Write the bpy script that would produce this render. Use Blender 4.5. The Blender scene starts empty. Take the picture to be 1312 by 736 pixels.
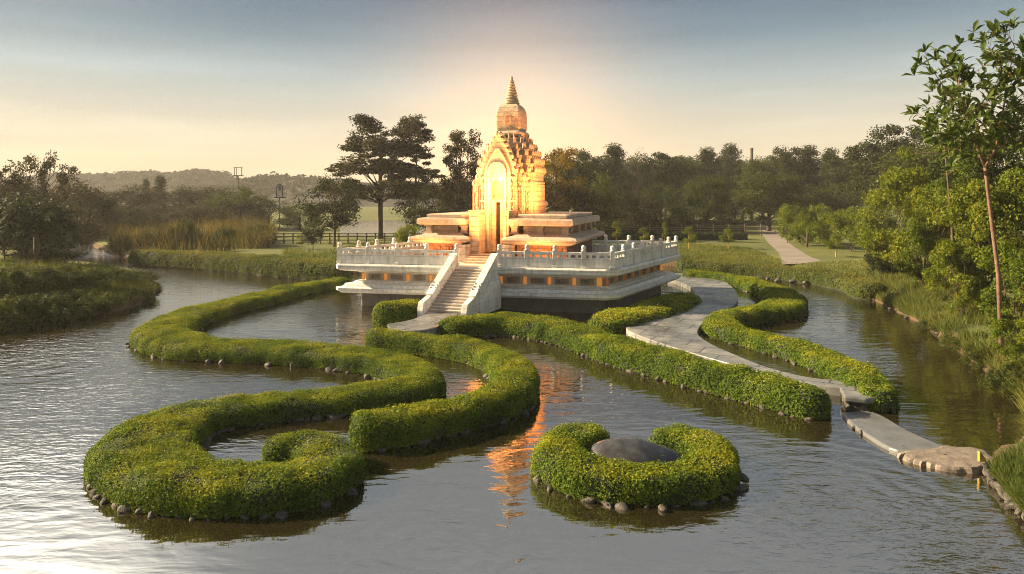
import bpy, math, random
import numpy as np
from mathutils import Vector
PI = math.pi
S = bpy.context.scene
COL = S.collection

# ------------------------------------------------------------------ camera, sky, sun, exposure
FPX, EYE, HZ, CX = 875.0, 6.0, 252.0, 656.0      # focal length in photo pixels, eye height, horizon row, centre column
cam_d = bpy.data.cameras.new('camera'); cam = bpy.data.objects.new('camera', cam_d); COL.objects.link(cam)
cam.location = (0, 0, EYE); cam.rotation_euler = (PI/2, 0, 0)
cam_d.sensor_width = 36; cam_d.lens = 36*FPX/1312; cam_d.shift_y = -(368-HZ)/1312
cam_d.clip_start = 0.1; cam_d.clip_end = 6000
S.camera = cam

HAZE_D = 0.00042
SUN_AZ, SUN_EL = -78.0, 27.0                      # degrees left of the view axis, degrees above the horizon
W = bpy.data.worlds.new('World'); S.world = W; W.use_nodes = True
wn = W.node_tree.nodes; wl = W.node_tree.links
bg = wn['Background']; bg.inputs['Strength'].default_value = 0.1
sky = wn.new('ShaderNodeTexSky'); sky.sky_type = 'NISHITA'; sky.sun_disc = False
sky.sun_elevation = math.radians(SUN_EL); sky.sun_rotation = math.radians(SUN_AZ)
sky.air_density = 1.0; sky.dust_density = 2.0; sky.ozone_density = 1.5; sky.altitude = 0
# thin evening cloud veil: paler and warmer towards the horizon, brightest low down ahead, with faint streaks
EXPO = 1.65
def lin(c): return tuple(((v/255+0.055)/1.055)**2.4 if v > 10 else v/255/12.92 for v in c)
wtc = wn.new('ShaderNodeTexCoord'); wsp = wn.new('ShaderNodeSeparateXYZ'); wl.new(wtc.outputs['Generated'], wsp.inputs[0])
wr = wn.new('ShaderNodeValToRGB'); wcr = wr.color_ramp
VEIL = [(0.0, (246, 218, 170)), (0.04, (242, 220, 180)), (0.085, (230, 217, 190)), (0.165, (184, 196, 195)), (0.22, (128, 150, 162)), (0.285, (90, 115, 138)), (0.335, (160, 173, 182)), (0.5, (186, 193, 198)), (0.62, (120, 135, 150))]  # higher stops, out of view, brightened for fill and water reflections
while len(wcr.elements) < len(VEIL): wcr.elements.new(0.5)
for el_, (p_, c_) in zip(wcr.elements, VEIL): el_.position = p_; el_.color = (*[v/(2**EXPO) for v in lin(c_)], 1)
wl.new(wsp.outputs[2], wr.inputs[0])
wsc = wn.new('ShaderNodeVectorMath'); wsc.operation = 'SCALE'; wsc.inputs['Scale'].default_value = 10.0; wl.new(wr.outputs[0], wsc.inputs[0])
wmp = wn.new('ShaderNodeMapping'); wmp.inputs['Scale'].default_value = (1.6, 1.6, 16); wmp.inputs['Rotation'].default_value = (0.05, -0.12, 0); wl.new(wtc.outputs['Generated'], wmp.inputs[0])
wnz = wn.new('ShaderNodeTexNoise'); wnz.inputs['Scale'].default_value = 1.7; wnz.inputs['Detail'].default_value = 7; wl.new(wmp.outputs[0], wnz.inputs['Vector'])
wst = wn.new('ShaderNodeMapRange'); wst.inputs[1].default_value = 0.42; wst.inputs[2].default_value = 0.78; wst.inputs[3].default_value = 0.96; wst.inputs[4].default_value = 1.16; wl.new(wnz.outputs[0], wst.inputs[0])
wcl = wn.new('ShaderNodeVectorMath'); wcl.operation = 'SCALE'; wl.new(wsc.outputs[0], wcl.inputs[0]); wbk = wn.new('ShaderNodeMapRange'); wbk.inputs[1].default_value = -0.4; wbk.inputs[2].default_value = 0.35; wbk.inputs[3].default_value = 0.8; wbk.inputs[4].default_value = 1.0; wl.new(wsp.outputs[1], wbk.inputs[0])
wmm = wn.new('ShaderNodeMath'); wmm.operation = 'MULTIPLY'; wl.new(wst.outputs[0], wmm.inputs[0]); wl.new(wbk.outputs[0], wmm.inputs[1]); wl.new(wmm.outputs[0], wcl.inputs['Scale'])
wmx = wn.new('ShaderNodeMixRGB'); wmx.inputs[0].default_value = 0.98; wl.new(sky.outputs[0], wmx.inputs[1]); wl.new(wcl.outputs[0], wmx.inputs[2])
wdt = wn.new('ShaderNodeVectorMath'); wdt.operation = 'DOT_PRODUCT'; wl.new(wtc.outputs['Generated'], wdt.inputs[0]); wdt.inputs[1].default_value = Vector((0.0, 1.0, 0.10)).normalized()
wpw = wn.new('ShaderNodeMath'); wpw.operation = 'POWER'; wm1 = wn.new('ShaderNodeMath'); wm1.operation = 'MAXIMUM'; wm1.inputs[1].default_value = 0.0; wl.new(wdt.outputs['Value'], wm1.inputs[0]); wl.new(wm1.outputs[0], wpw.inputs[0]); wpw.inputs[1].default_value = 85
wgl = wn.new('ShaderNodeVectorMath'); wgl.operation = 'SCALE'; wgl.inputs[0].default_value = (1.9, 0.85, 0.18); wl.new(wpw.outputs[0], wgl.inputs['Scale'])
wad = wn.new('ShaderNodeVectorMath'); wad.operation = 'ADD'; wl.new(wmx.outputs[0], wad.inputs[0]); wl.new(wgl.outputs[0], wad.inputs[1])
# bright sky patch added above the view to lighten the left water
wd2 = wn.new('ShaderNodeVectorMath'); wd2.operation = 'DOT_PRODUCT'; wl.new(wtc.outputs['Generated'], wd2.inputs[0])
a2, e2 = math.radians(-38), math.radians(29); wd2.inputs[1].default_value = (math.sin(a2)*math.cos(e2), math.cos(a2)*math.cos(e2), math.sin(e2))
wm0 = wn.new('ShaderNodeMath'); wm0.operation = 'MAXIMUM'; wm0.inputs[1].default_value = 0.0; wl.new(wd2.outputs['Value'], wm0.inputs[0])
wp2 = wn.new('ShaderNodeMath'); wp2.operation = 'POWER'; wl.new(wm0.outputs[0], wp2.inputs[0]); wp2.inputs[1].default_value = 110
wg2 = wn.new('ShaderNodeVectorMath'); wg2.operation = 'SCALE'; wg2.inputs[0].default_value = (16.0, 14.5, 12.0); wl.new(wp2.outputs[0], wg2.inputs['Scale'])
wa2 = wn.new('ShaderNodeVectorMath'); wa2.operation = 'ADD'; wl.new(wad.outputs[0], wa2.inputs[0]); wl.new(wg2.outputs[0], wa2.inputs[1])
wl.new(wa2.outputs[0], bg.inputs['Color'])
sd = bpy.data.lights.new('sun', 'SUN'); sun = bpy.data.objects.new('sun', sd); COL.objects.link(sun)
sd.energy = 5.0; sd.angle = math.radians(0.5); sd.color = (1.0, 0.77, 0.46)
a_, e_ = math.radians(SUN_AZ), math.radians(SUN_EL)
SUNV = Vector((math.sin(a_)*math.cos(e_), math.cos(a_)*math.cos(e_), math.sin(e_)))
sun.rotation_euler = SUNV.to_track_quat('Z', 'Y').to_euler()
S.view_settings.view_transform = 'Standard'; S.view_settings.look = 'None'
S.view_settings.exposure = EXPO; S.view_settings.gamma = 1.0; S.view_settings.use_curve_mapping = False
S.render.engine = 'CYCLES'
S.cycles.use_denoising = True; S.cycles.denoising_prefilter = 'NONE'; S.cycles.filter_width = 1.0
S.cycles.max_bounces = 6; S.cycles.diffuse_bounces = 3; S.cycles.glossy_bounces = 3
S.cycles.transmission_bounces = 3; S.cycles.volume_bounces = 0; S.cycles.transparent_max_bounces = 4
S.cycles.sample_clamp_indirect = 6.0

# ------------------------------------------------------------------ helpers
def G(x, y, z=0.0):                               # a spot seen at (x, y) in the photograph that lies at height z
    d = FPX*(EYE-z)/(y-HZ)
    return np.array([(x-CX)*d/FPX, d, z])
def PX(x, d): return (x-CX)*d/FPX                 # world x of a column at distance d
def PZ(y, d): return EYE-(y-HZ)*d/FPX             # world z of a row at distance d

def tag(o, label=None, cat=None, group=None, kind=None):
    if label: o['label'] = label
    if cat: o['category'] = cat
    if group: o['group'] = group
    if kind: o['kind'] = kind
    return o
def empty(name, loc, rz=0.0):
    o = bpy.data.objects.new(name, None); COL.objects.link(o)
    o.location = loc; o.rotation_euler = (0, 0, rz); o.empty_display_size = 0.3
    return o
def copy_tree(o, parent=None):
    c = o.copy(); COL.objects.link(c)
    if parent: c.parent = parent
    for ch in list(o.children): copy_tree(ch, c)
    return c

# value noise
_rs = np.random.RandomState(5); _H = _rs.rand(64, 64, 64)
def noise(p, s=1.0, seed=0):
    q = np.asarray(p, float)*s + seed*17.37
    i = np.floor(q).astype(int); f = q-i; f = f*f*(3-2*f)
    i0 = i & 63; i1 = (i+1) & 63
    x0, y0, z0 = i0[:, 0], i0[:, 1], i0[:, 2]; x1, y1, z1 = i1[:, 0], i1[:, 1], i1[:, 2]
    fx, fy, fz = f[:, 0], f[:, 1], f[:, 2]
    c00 = _H[x0, y0, z0]*(1-fx)+_H[x1, y0, z0]*fx; c10 = _H[x0, y1, z0]*(1-fx)+_H[x1, y1, z0]*fx
    c01 = _H[x0, y0, z1]*(1-fx)+_H[x1, y0, z1]*fx; c11 = _H[x0, y1, z1]*(1-fx)+_H[x1, y1, z1]*fx
    return ((c00*(1-fy)+c10*fy)*(1-fz)+(c01*(1-fy)+c11*fy)*fz)*2-1

def np_mesh(name, V, F, mat, parent=None, smooth=False, rnd=None):
    """V (n,3), F (m,k) with constant k"""
    V = np.asarray(V, np.float32); F = np.asarray(F, np.int32); k = F.shape[1]
    me = bpy.data.meshes.new(name)
    me.vertices.add(len(V)); me.vertices.foreach_set('co', V.ravel())
    me.loops.add(F.size); me.loops.foreach_set('vertex_index', F.ravel())
    me.polygons.add(len(F)); me.polygons.foreach_set('loop_start', np.arange(0, F.size, k, dtype=np.int32))
    me.polygons.foreach_set('use_smooth', np.full(len(F), smooth, dtype=bool))
    me.update(calc_edges=True)
    if rnd is not None:
        at = me.attributes.new('rnd', 'FLOAT', 'FACE'); at.data.foreach_set('value', np.asarray(rnd, np.float32))
    me.materials.append(mat)
    o = bpy.data.objects.new(name, me); COL.objects.link(o)
    if parent: o.parent = parent
    return o

def grid_faces(n, m, wrap=False):
    i = np.arange(n-1)[:, None]; j = np.arange(m if wrap else m-1)[None, :]; j2 = (j+1) % m
    return np.stack([i*m+j, (i+1)*m+j, (i+1)*m+j2, i*m+j2], -1).reshape(-1, 4)

class MB:
    def __init__(s): s.v = []; s.f = []
    def add(s, vs, fs):
        b = len(s.v); s.v += [tuple(float(c) for c in v) for v in vs]; s.f += [tuple(b+i for i in f) for f in fs]; return s
    def box(s, x0, x1, y0, y1, z0, z1):
        return s.add([(x0, y0, z0), (x1, y0, z0), (x1, y1, z0), (x0, y1, z0), (x0, y0, z1), (x1, y0, z1), (x1, y1, z1), (x0, y1, z1)],
                     [(3, 2, 1, 0), (4, 5, 6, 7), (0, 1, 5, 4), (1, 2, 6, 5), (2, 3, 7, 6), (3, 0, 4, 7)])
    def loft(s, rings, cap=True):                 # rings: list of equally long closed loops of points
        n = len(rings[0]); vs = [p for r in rings for p in r]; fs = []
        for k in range(len(rings)-1):
            for i in range(n):
                j = (i+1) % n; fs.append((k*n+i, k*n+j, (k+1)*n+j, (k+1)*n+i))
        if cap: fs.append(tuple(range(n-1, -1, -1))); fs.append(tuple((len(rings)-1)*n+i for i in range(n)))
        return s.add(vs, fs)
    def prism(s, poly, z0, z1): return s.loft([[(x, y, z0) for x, y in poly], [(x, y, z1) for x, y in poly]])
    def lathe(s, prof, n=24, cx=0, cy=0):
        return s.loft([[(cx+r*math.cos(2*PI*i/n), cy+r*math.sin(2*PI*i/n), z) for i in range(n)] for r, z in prof])
    def tube(s, pts, rad, n=6):
        rings = []; pts = [Vector(p) for p in pts]
        for k, p in enumerate(pts):
            t = (pts[min(k+1, len(pts)-1)]-pts[max(k-1, 0)]).normalized()
            u = t.orthogonal().normalized() if k == 0 else (u-t*u.dot(t)).normalized()
            w = t.cross(u); r = rad[k] if hasattr(rad, '__len__') else rad
            rings.append([p+(u*math.cos(2*PI*i/n)+w*math.sin(2*PI*i/n))*r for i in range(n)])
        return s.loft(rings)
    def slab_xz(s, outline, y0, y1):              # outline of (x, z) pushed along y
        return s.loft([[(x, y0, z) for x, z in outline], [(x, y1, z) for x, z in outline]])
    def build(s, name, mat, parent=None, smooth=False, bevel=0.0):
        me = bpy.data.meshes.new(name); me.from_pydata(s.v, [], s.f); me.materials.append(mat)
        me.polygons.foreach_set('use_smooth', [smooth]*len(me.polygons)); me.update()
        o = bpy.data.objects.new(name, me); COL.objects.link(o)
        if parent: o.parent = parent
        if bevel:
            m = o.modifiers.new('bevel', 'BEVEL'); m.width = bevel; m.segments = 2; m.limit_method = 'ANGLE'
        return o

# ------------------------------------------------------------------ materials
def mat(name):
    m = bpy.data.materials.new(name); m.use_nodes = True
    n = m.node_tree.nodes; l = m.node_tree.links
    return m, n, l, n['Principled BSDF'], n['Material Output']
def ramp(n, stops):
    r = n.new('ShaderNodeValToRGB'); el = r.color_ramp.elements
    while len(el) < len(stops): el.new(0.5)
    for e, (p, c) in zip(el, stops): e.position = p; e.color = (*c, 1)
    return r
def rough_mat(name, c0, c1, scale=4.0, rough=0.8, bump=0.3, bscale=None, c2=None, bdist=0.03, detail=6, coord='Object'):
    m, n, l, b, o = mat(name)
    tc = n.new('ShaderNodeTexCoord'); nz = n.new('ShaderNodeTexNoise'); nz.inputs['Scale'].default_value = scale; nz.inputs['Detail'].default_value = detail
    nz.inputs['Roughness'].default_value = 0.65
    l.new(tc.outputs[coord], nz.inputs['Vector'])
    st = [(0.3, c0), (0.7, c1)] if c2 is None else [(0.28, c0), (0.5, c1), (0.72, c2)]
    r = ramp(n, st); l.new(nz.outputs[0], r.inputs[0]); l.new(r.outputs[0], b.inputs['Base Color'])
    b.inputs['Roughness'].default_value = rough
    n2 = n.new('ShaderNodeTexNoise'); n2.inputs['Scale'].default_value = bscale or scale*6; n2.inputs['Detail'].default_value = 5
    l.new(tc.outputs[coord], n2.inputs['Vector'])
    bp = n.new('ShaderNodeBump'); bp.inputs['Strength'].default_value = bump; bp.inputs['Distance'].default_value = bdist
    l.new(n2.outputs[0], bp.inputs['Height']); l.new(bp.outputs[0], b.inputs['Normal'])
    return m
def leaf_mat(name, c0, c1, c2, trans=0.35, rough=0.6, patch=0.6, spec=0.1):
    """random colour per leaf, with slow patches of older and newer growth"""
    m, n, l, b, o = mat(name)
    at = n.new('ShaderNodeAttribute'); at.attribute_name = 'rnd'
    tc = n.new('ShaderNodeTexCoord'); nz = n.new('ShaderNodeTexNoise'); nz.inputs['Scale'].default_value = patch; nz.inputs['Detail'].default_value = 3
    l.new(tc.outputs['Object'], nz.inputs['Vector'])
    mx = n.new('ShaderNodeMath'); mx.operation = 'MULTIPLY_ADD'; mx.inputs[1].default_value = 0.55
    ad = n.new('ShaderNodeMath'); ad.operation = 'MULTIPLY_ADD'; ad.inputs[1].default_value = 0.9; ad.inputs[2].default_value = -0.22
    l.new(nz.outputs[0], ad.inputs[0]); l.new(at.outputs['Fac'], mx.inputs[0]); l.new(ad.outputs[0], mx.inputs[2])
    oi = n.new('ShaderNodeObjectInfo')
    ob = n.new('ShaderNodeMath'); ob.operation = 'MULTIPLY_ADD'; ob.inputs[1].default_value = 0.16; 
    l.new(oi.outputs['Random'], ob.inputs[0]); l.new(mx.outputs[0], ob.inputs[2])
    r = ramp(n, [(0.15, c0), (0.5, c1), (0.95, c2)]); l.new(ob.outputs[0], r.inputs[0])
    l.new(r.outputs[0], b.inputs['Base Color']); b.inputs['Roughness'].default_value = rough
    b.inputs['Specular IOR Level'].default_value = spec
    tr = n.new('ShaderNodeBsdfTranslucent'); 
    hs = n.new('ShaderNodeHueSaturation'); hs.inputs['Saturation'].default_value = 1.15; hs.inputs['Value'].default_value = 1.4; hs.inputs['Hue'].default_value = 0.485
    l.new(r.outputs[0], hs.inputs['Color']); l.new(hs.outputs[0], tr.inputs['Color'])
    ms = n.new('ShaderNodeMixShader'); ms.inputs[0].default_value = trans
    l.new(b.outputs[0], ms.inputs[1]); l.new(tr.outputs[0], ms.inputs[2]); l.new(ms.outputs[0], o.inputs['Surface'])
    return m
def emit_mat(name, col, strength, base=(0.5, 0.3, 0.1)):
    m, n, l, b, o = mat(name)
    b.inputs['Base Color'].default_value = (*base, 1)
    b.inputs['Emission Color'].default_value = (*col, 1); b.inputs['Emission Strength'].default_value = strength
    return m

M = {}
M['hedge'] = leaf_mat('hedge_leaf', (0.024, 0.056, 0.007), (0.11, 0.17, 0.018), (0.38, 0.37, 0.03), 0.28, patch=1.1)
M['hedge_core'] = rough_mat('hedge_core', (0.01, 0.018, 0.004), (0.025, 0.036, 0.009), 6, 0.9, 0.6)
M['bankgrass'] = leaf_mat('bank_grass_blade', (0.045, 0.075, 0.018), (0.09, 0.125, 0.03), (0.2, 0.19, 0.05), 0.35, patch=0.25)
M['leaf_dark'] = leaf_mat('dark_leaf', (0.014, 0.026, 0.009), (0.026, 0.040, 0.012), (0.055, 0.066, 0.018), 0.2, patch=0.15)
M['leaf_mid'] = leaf_mat('mid_leaf', (0.022, 0.04, 0.010), (0.045, 0.066, 0.014), (0.1, 0.11, 0.02), 0.28, patch=0.2)
M['leaf_lime'] = leaf_mat('yellow_green_leaf', (0.03, 0.06, 0.010), (0.09, 0.135, 0.016), (0.22, 0.235, 0.026), 0.35, patch=0.35)
M['leaf_olive'] = leaf_mat('olive_leaf', (0.022, 0.024, 0.010), (0.04, 0.04, 0.014), (0.075, 0.066, 0.02), 0.25, patch=0.2)
M['leaf_glowlit'] = leaf_mat('glowlit_leaf', (0.09, 0.08, 0.014), (0.17, 0.12, 0.02), (0.27, 0.19, 0.03), 0.4, patch=0.2)  # warm light falling on the tree is put into this leaf colour
M['leaf_big'] = leaf_mat('large_leaf', (0.03, 0.055, 0.012), (0.055, 0.09, 0.018), (0.1, 0.13, 0.025), 0.3, 0.4, patch=0.8)
M['hill_leaf'] = leaf_mat('hill_woodland_leaf', (0.010, 0.013, 0.007), (0.018, 0.02, 0.010), (0.032, 0.032, 0.014), 0.1, 0.9, 0.02, 0.0)
M['reed'] = leaf_mat('reed_blade', (0.035, 0.042, 0.012), (0.075, 0.068, 0.02), (0.17, 0.13, 0.04), 0.4, patch=0.15)
M['bark'] = rough_mat('bark', (0.05, 0.036, 0.024), (0.12, 0.085, 0.055), 9, 0.9, 0.6, 20)
M['bark_red'] = rough_mat('reddish_bark', (0.1, 0.055, 0.035), (0.22, 0.13, 0.085), 7, 0.8, 0.5, 20)
M['bark_dark'] = rough_mat('dark_bark', (0.025, 0.018, 0.013), (0.06, 0.045, 0.03), 9, 0.9, 0.6, 20)
M['rock'] = rough_mat('rock', (0.022, 0.02, 0.018), (0.06, 0.054, 0.047), 5, 0.7, 0.8, 14, c2=(0.14, 0.125, 0.11))
M['slate'] = rough_mat('wet_boulder', (0.022, 0.022, 0.025), (0.05, 0.05, 0.056), 3.4, 0.22, 0.4, 22, c2=(0.09, 0.09, 0.095), bdist=0.01)
M['concrete'] = rough_mat('concrete', (0.12, 0.122, 0.125), (0.22, 0.225, 0.23), 0.9, 0.55, 0.4, 22, c2=(0.32, 0.32, 0.315), bdist=0.015)
def jointed(m, w, h):
    n = m.node_tree.nodes; l = m.node_tree.links; b = n['Principled BSDF']; tc = [x for x in n if x.type == 'TEX_COORD'][0]
    br = n.new('ShaderNodeTexBrick'); br.inputs['Scale'].default_value = 1; br.inputs['Brick Width'].default_value = w; br.inputs['Row Height'].default_value = h; br.inputs['Mortar Size'].default_value = 0.035
    br.inputs['Color1'].default_value = (1, 1, 1, 1); br.inputs['Color2'].default_value = (0.72, 0.73, 0.75, 1); br.inputs['Mortar'].default_value = (0.2, 0.2, 0.18, 1)
    mp = n.new('ShaderNodeMapping'); mp.inputs['Rotation'].default_value = (0, 0, 0.5); l.new(tc.outputs['Object'], mp.inputs[0]); l.new(mp.outputs[0], br.inputs['Vector'])
    st = n.new('ShaderNodeTexNoise'); st.inputs['Scale'].default_value = 0.5; st.inputs['Detail'].default_value = 9; st.inputs['Roughness'].default_value = 0.75; l.new(tc.outputs['Object'], st.inputs['Vector'])
    r = ramp(n, [(0.35, (0.45, 0.45, 0.43)), (0.6, (1, 1, 1))]); l.new(st.outputs[0], r.inputs[0])
    src = b.inputs['Base Color'].links[0].from_socket
    m1 = n.new('ShaderNodeMixRGB'); m1.blend_type = 'MULTIPLY'; m1.inputs[0].default_value = 0.85; l.new(src, m1.inputs[1]); l.new(br.outputs['Color'], m1.inputs[2])
    m2 = n.new('ShaderNodeMixRGB'); m2.blend_type = 'MULTIPLY'; m2.inputs[0].default_value = 0.85; l.new(m1.outputs[0], m2.inputs[1]); l.new(r.outputs[0], m2.inputs[2]); l.new(m2.outputs[0], b.inputs['Base Color'])
    r3 = ramp(n, [(0.4, (0.12, 0.12, 0.12)), (0.62, (0.7, 0.7, 0.7))]); l.new(st.outputs[0], r3.inputs[0]); l.new(r3.outputs[0], b.inputs['Roughness'])
jointed(M['concrete'], 1.5, 1.1)
M['wet_concrete'] = rough_mat('wet_concrete', (0.09, 0.095, 0.105), (0.17, 0.175, 0.185), 1.6, 0.25, 0.3, 14, bdist=0.01)
M['brown_slab'] = rough_mat('brown_slab', (0.1, 0.085, 0.07), (0.24, 0.2, 0.165), 3, 0.6, 0.6, 14)
M['yellow'] = rough_mat('yellow_paint', (0.32, 0.22, 0.03), (0.5, 0.36, 0.06), 6, 0.6, 0.3)
M['dark_wall'] = rough_mat('dark_block_wall', (0.085, 0.08, 0.075), (0.14, 0.135, 0.13), 2.5, 0.85, 0.4, 18)
M['iron'] = rough_mat('dark_iron', (0.03, 0.028, 0.025), (0.06, 0.055, 0.05), 8, 0.6, 0.2)
M['steel'] = rough_mat('grey_steel', (0.2, 0.19, 0.17), (0.3, 0.28, 0.25), 8, 0.5, 0.1)
M['wood'] = rough_mat('weathered_wood', (0.1, 0.075, 0.05), (0.2, 0.15, 0.1), 7, 0.85, 0.4)
M['path'] = rough_mat('path_paving', (0.15, 0.13, 0.115), (0.25, 0.22, 0.195), 0.5, 0.85, 0.3, 10)
M['chimney'] = rough_mat('chimney_brick', (0.12, 0.1, 0.08), (0.18, 0.15, 0.12), 3, 0.9, 0.3)
M['hill'] = rough_mat('hill_woodland', (0.014, 0.018, 0.010), (0.03, 0.032, 0.016), 0.05, 0.95, 1.0, 0.25, bdist=3.0)

def marble():
    m = rough_mat('white_marble', (0.62, 0.605, 0.58), (0.79, 0.78, 0.755), 1.7, 0.5, 0.35, 26, c2=(0.86, 0.85, 0.83), bdist=0.006, detail=10)
    n = m.node_tree.nodes; l = m.node_tree.links; b = n['Principled BSDF']; tc = [x for x in n if x.type == 'TEX_COORD'][0]
    sep = n.new('ShaderNodeSeparateXYZ'); l.new(tc.outputs['Object'], sep.inputs[0]); ad = n.new('ShaderNodeMath'); l.new(sep.outputs[0], ad.inputs[0]); l.new(sep.outputs[1], ad.inputs[1])
    cb = n.new('ShaderNodeCombineXYZ'); l.new(ad.outputs[0], cb.inputs[0]); l.new(sep.outputs[2], cb.inputs[1])
    br = n.new('ShaderNodeTexBrick'); br.inputs['Scale'].default_value = 1; br.inputs['Brick Width'].default_value = 1.3; br.inputs['Row Height'].default_value = 0.44; br.inputs['Mortar Size'].default_value = 0.008
    br.inputs['Color1'].default_value = (1, 1, 1, 1); br.inputs['Color2'].default_value = (0.86, 0.85, 0.83, 1); br.inputs['Mortar'].default_value = (0.45, 0.42, 0.38, 1); l.new(cb.outputs[0], br.inputs['Vector'])
    mp = n.new('ShaderNodeMapping'); mp.inputs['Scale'].default_value = (3, 3, 0.35); l.new(tc.outputs['Object'], mp.inputs[0]); st = n.new('ShaderNodeTexNoise'); st.inputs['Scale'].default_value = 2.0; st.inputs['Detail'].default_value = 6; l.new(mp.outputs[0], st.inputs['Vector'])
    rs_ = ramp(n, [(0.34, (0.74, 0.71, 0.66)), (0.56, (1, 1, 1))]); l.new(st.outputs[0], rs_.inputs[0])
    src = b.inputs['Base Color'].links[0].from_socket
    m1 = n.new('ShaderNodeMixRGB'); m1.blend_type = 'MULTIPLY'; m1.inputs[0].default_value = 0.9; l.new(src, m1.inputs[1]); l.new(br.outputs['Color'], m1.inputs[2])
    m2 = n.new('ShaderNodeMixRGB'); m2.blend_type = 'MULTIPLY'; m2.inputs[0].default_value = 0.8; l.new(m1.outputs[0], m2.inputs[1]); l.new(rs_.outputs[0], m2.inputs[2]); l.new(m2.outputs[0], b.inputs['Base Color'])
    return m
M['marble'] = marble()
M['step'] = rough_mat('worn_step_stone', (0.4, 0.35, 0.3), (0.58, 0.52, 0.46), 3, 0.75, 0.4, 24)
def sandstone(name, c0, c1, c2, course=0.28):
    m, n, l, b, o = mat(name)
    tc = n.new('ShaderNodeTexCoord')
    mp = n.new('ShaderNodeMapping'); mp.inputs['Rotation'].default_value = (PI/2, 0, 0)
    sep = n.new('ShaderNodeSeparateXYZ'); l.new(tc.outputs['Object'], sep.inputs[0])
    ad = n.new('ShaderNodeMath'); ad.operation = 'ADD'; l.new(sep.outputs[0], ad.inputs[0]); l.new(sep.outputs[1], ad.inputs[1])
    cb = n.new('ShaderNodeCombineXYZ'); l.new(ad.outputs[0], cb.inputs[0]); l.new(sep.outputs[2], cb.inputs[1])
    br = n.new('ShaderNodeTexBrick'); br.inputs['Scale'].default_value = 1.0; br.inputs['Brick Width'].default_value = course*2.3
    br.inputs['Row Height'].default_value = course; br.inputs['Mortar Size'].default_value = 0.012; br.inputs['Mortar Smooth'].default_value = 0.4
    br.inputs['Color1'].default_value = (*c1, 1); br.inputs['Color2'].default_value = (*c2, 1); br.inputs['Mortar'].default_value = (*c0, 1)
    l.new(cb.outputs[0], br.inputs['Vector'])
    nz = n.new('ShaderNodeTexNoise'); nz.inputs['Scale'].default_value = 3.5; nz.inputs['Detail'].default_value = 9; nz.inputs['Roughness'].default_value = 0.7
    l.new(tc.outputs['Object'], nz.inputs['Vector'])
    mx = n.new('ShaderNodeMixRGB'); mx.blend_type = 'MULTIPLY'; mx.inputs[0].default_value = 0.75
    rp = ramp(n, [(0.3, (0.5, 0.46, 0.42)), (0.65, (1, 1, 1))]); l.new(nz.outputs[0], rp.inputs[0])
    l.new(br.outputs['Color'], mx.inputs[1]); l.new(rp.outputs[0], mx.inputs[2]); l.new(mx.outputs[0], b.inputs['Base Color'])
    b.inputs['Roughness'].default_value = 0.85
    bp = n.new('ShaderNodeBump'); bp.inputs['Strength'].default_value = 1.0; bp.inputs['Distance'].default_value = 0.06
    s2 = n.new('ShaderNodeMath'); s2.operation = 'MULTIPLY_ADD'; s2.inputs[1].default_value = -0.35; l.new(nz.outputs[0], s2.inputs[2]); l.new(br.outputs['Fac'], s2.inputs[0])
    l.new(s2.outputs[0], bp.inputs['Height']); l.new(bp.outputs[0], b.inputs['Normal'])
    return m
M['sand'] = sandstone('sandstone', (0.54, 0.41, 0.28), (0.68, 0.52, 0.37), (0.63, 0.48, 0.34))
M['sand_pale'] = sandstone('pale_sandstone', (0.42, 0.32, 0.24), (0.62, 0.5, 0.4), (0.55, 0.43, 0.33), 0.4)
M['relief'] = sandstone('carved_red_stone', (0.1, 0.06, 0.04), (0.3, 0.17, 0.1), (0.2, 0.11, 0.07), 0.16)
M['frieze_relief'] = sandstone('carved_frieze_stone', (0.26, 0.2, 0.16), (0.46, 0.39, 0.33), (0.38, 0.31, 0.26), 0.12)
M['slot_shade'] = rough_mat('doorway_shade', (0.012, 0.007, 0.004), (0.025, 0.014, 0.008), 5, 0.9, 0.2)
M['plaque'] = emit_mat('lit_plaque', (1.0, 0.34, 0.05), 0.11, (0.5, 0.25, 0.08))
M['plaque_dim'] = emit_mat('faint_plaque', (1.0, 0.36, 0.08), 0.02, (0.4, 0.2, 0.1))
M['niche_glow'] = emit_mat('glowing_niche_lamp', (1.0, 0.6, 0.18), 1.2, (0.7, 0.5, 0.2))

def ground_mat():
    m, n, l, b, o = mat('ground_grass')
    ge = n.new('ShaderNodeNewGeometry'); sp = n.new('ShaderNodeSeparateXYZ'); l.new(ge.outputs['Position'], sp.inputs[0])
    nz = n.new('ShaderNodeTexNoise'); nz.inputs['Scale'].default_value = 0.12; nz.inputs['Detail'].default_value = 8; nz.inputs['Roughness'].default_value = 0.7
    l.new(ge.outputs['Position'], nz.inputs['Vector'])
    r = ramp(n, [(0.3, (0.05, 0.07, 0.014)), (0.55, (0.1, 0.115, 0.02)), (0.75, (0.17, 0.15, 0.035))]); l.new(nz.outputs[0], r.inputs[0])
    r2 = ramp(n, [(0.25, (1, 1, 1)), (0.5, (0, 0, 0))]); l.new(sp.outputs[2], r2.inputs[0])
    mx = n.new('ShaderNodeMixRGB'); l.new(r2.outputs[0], mx.inputs[0]); l.new(r.outputs[0], mx.inputs[1]); mx.inputs[2].default_value = (0.1, 0.065, 0.035, 1)
    l.new(mx.outputs[0], b.inputs['Base Color']); b.inputs['Roughness'].default_value = 0.95
    n2 = n.new('ShaderNodeTexNoise'); n2.inputs['Scale'].default_value = 9; n2.inputs['Detail'].default_value = 6; l.new(ge.outputs['Position'], n2.inputs['Vector'])
    bp = n.new('ShaderNodeBump'); bp.inputs['Strength'].default_value = 1.0; bp.inputs['Distance'].default_value = 0.12
    l.new(n2.outputs[0], bp.inputs['Height']); l.new(bp.outputs[0], b.inputs['Normal'])
    return m
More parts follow.
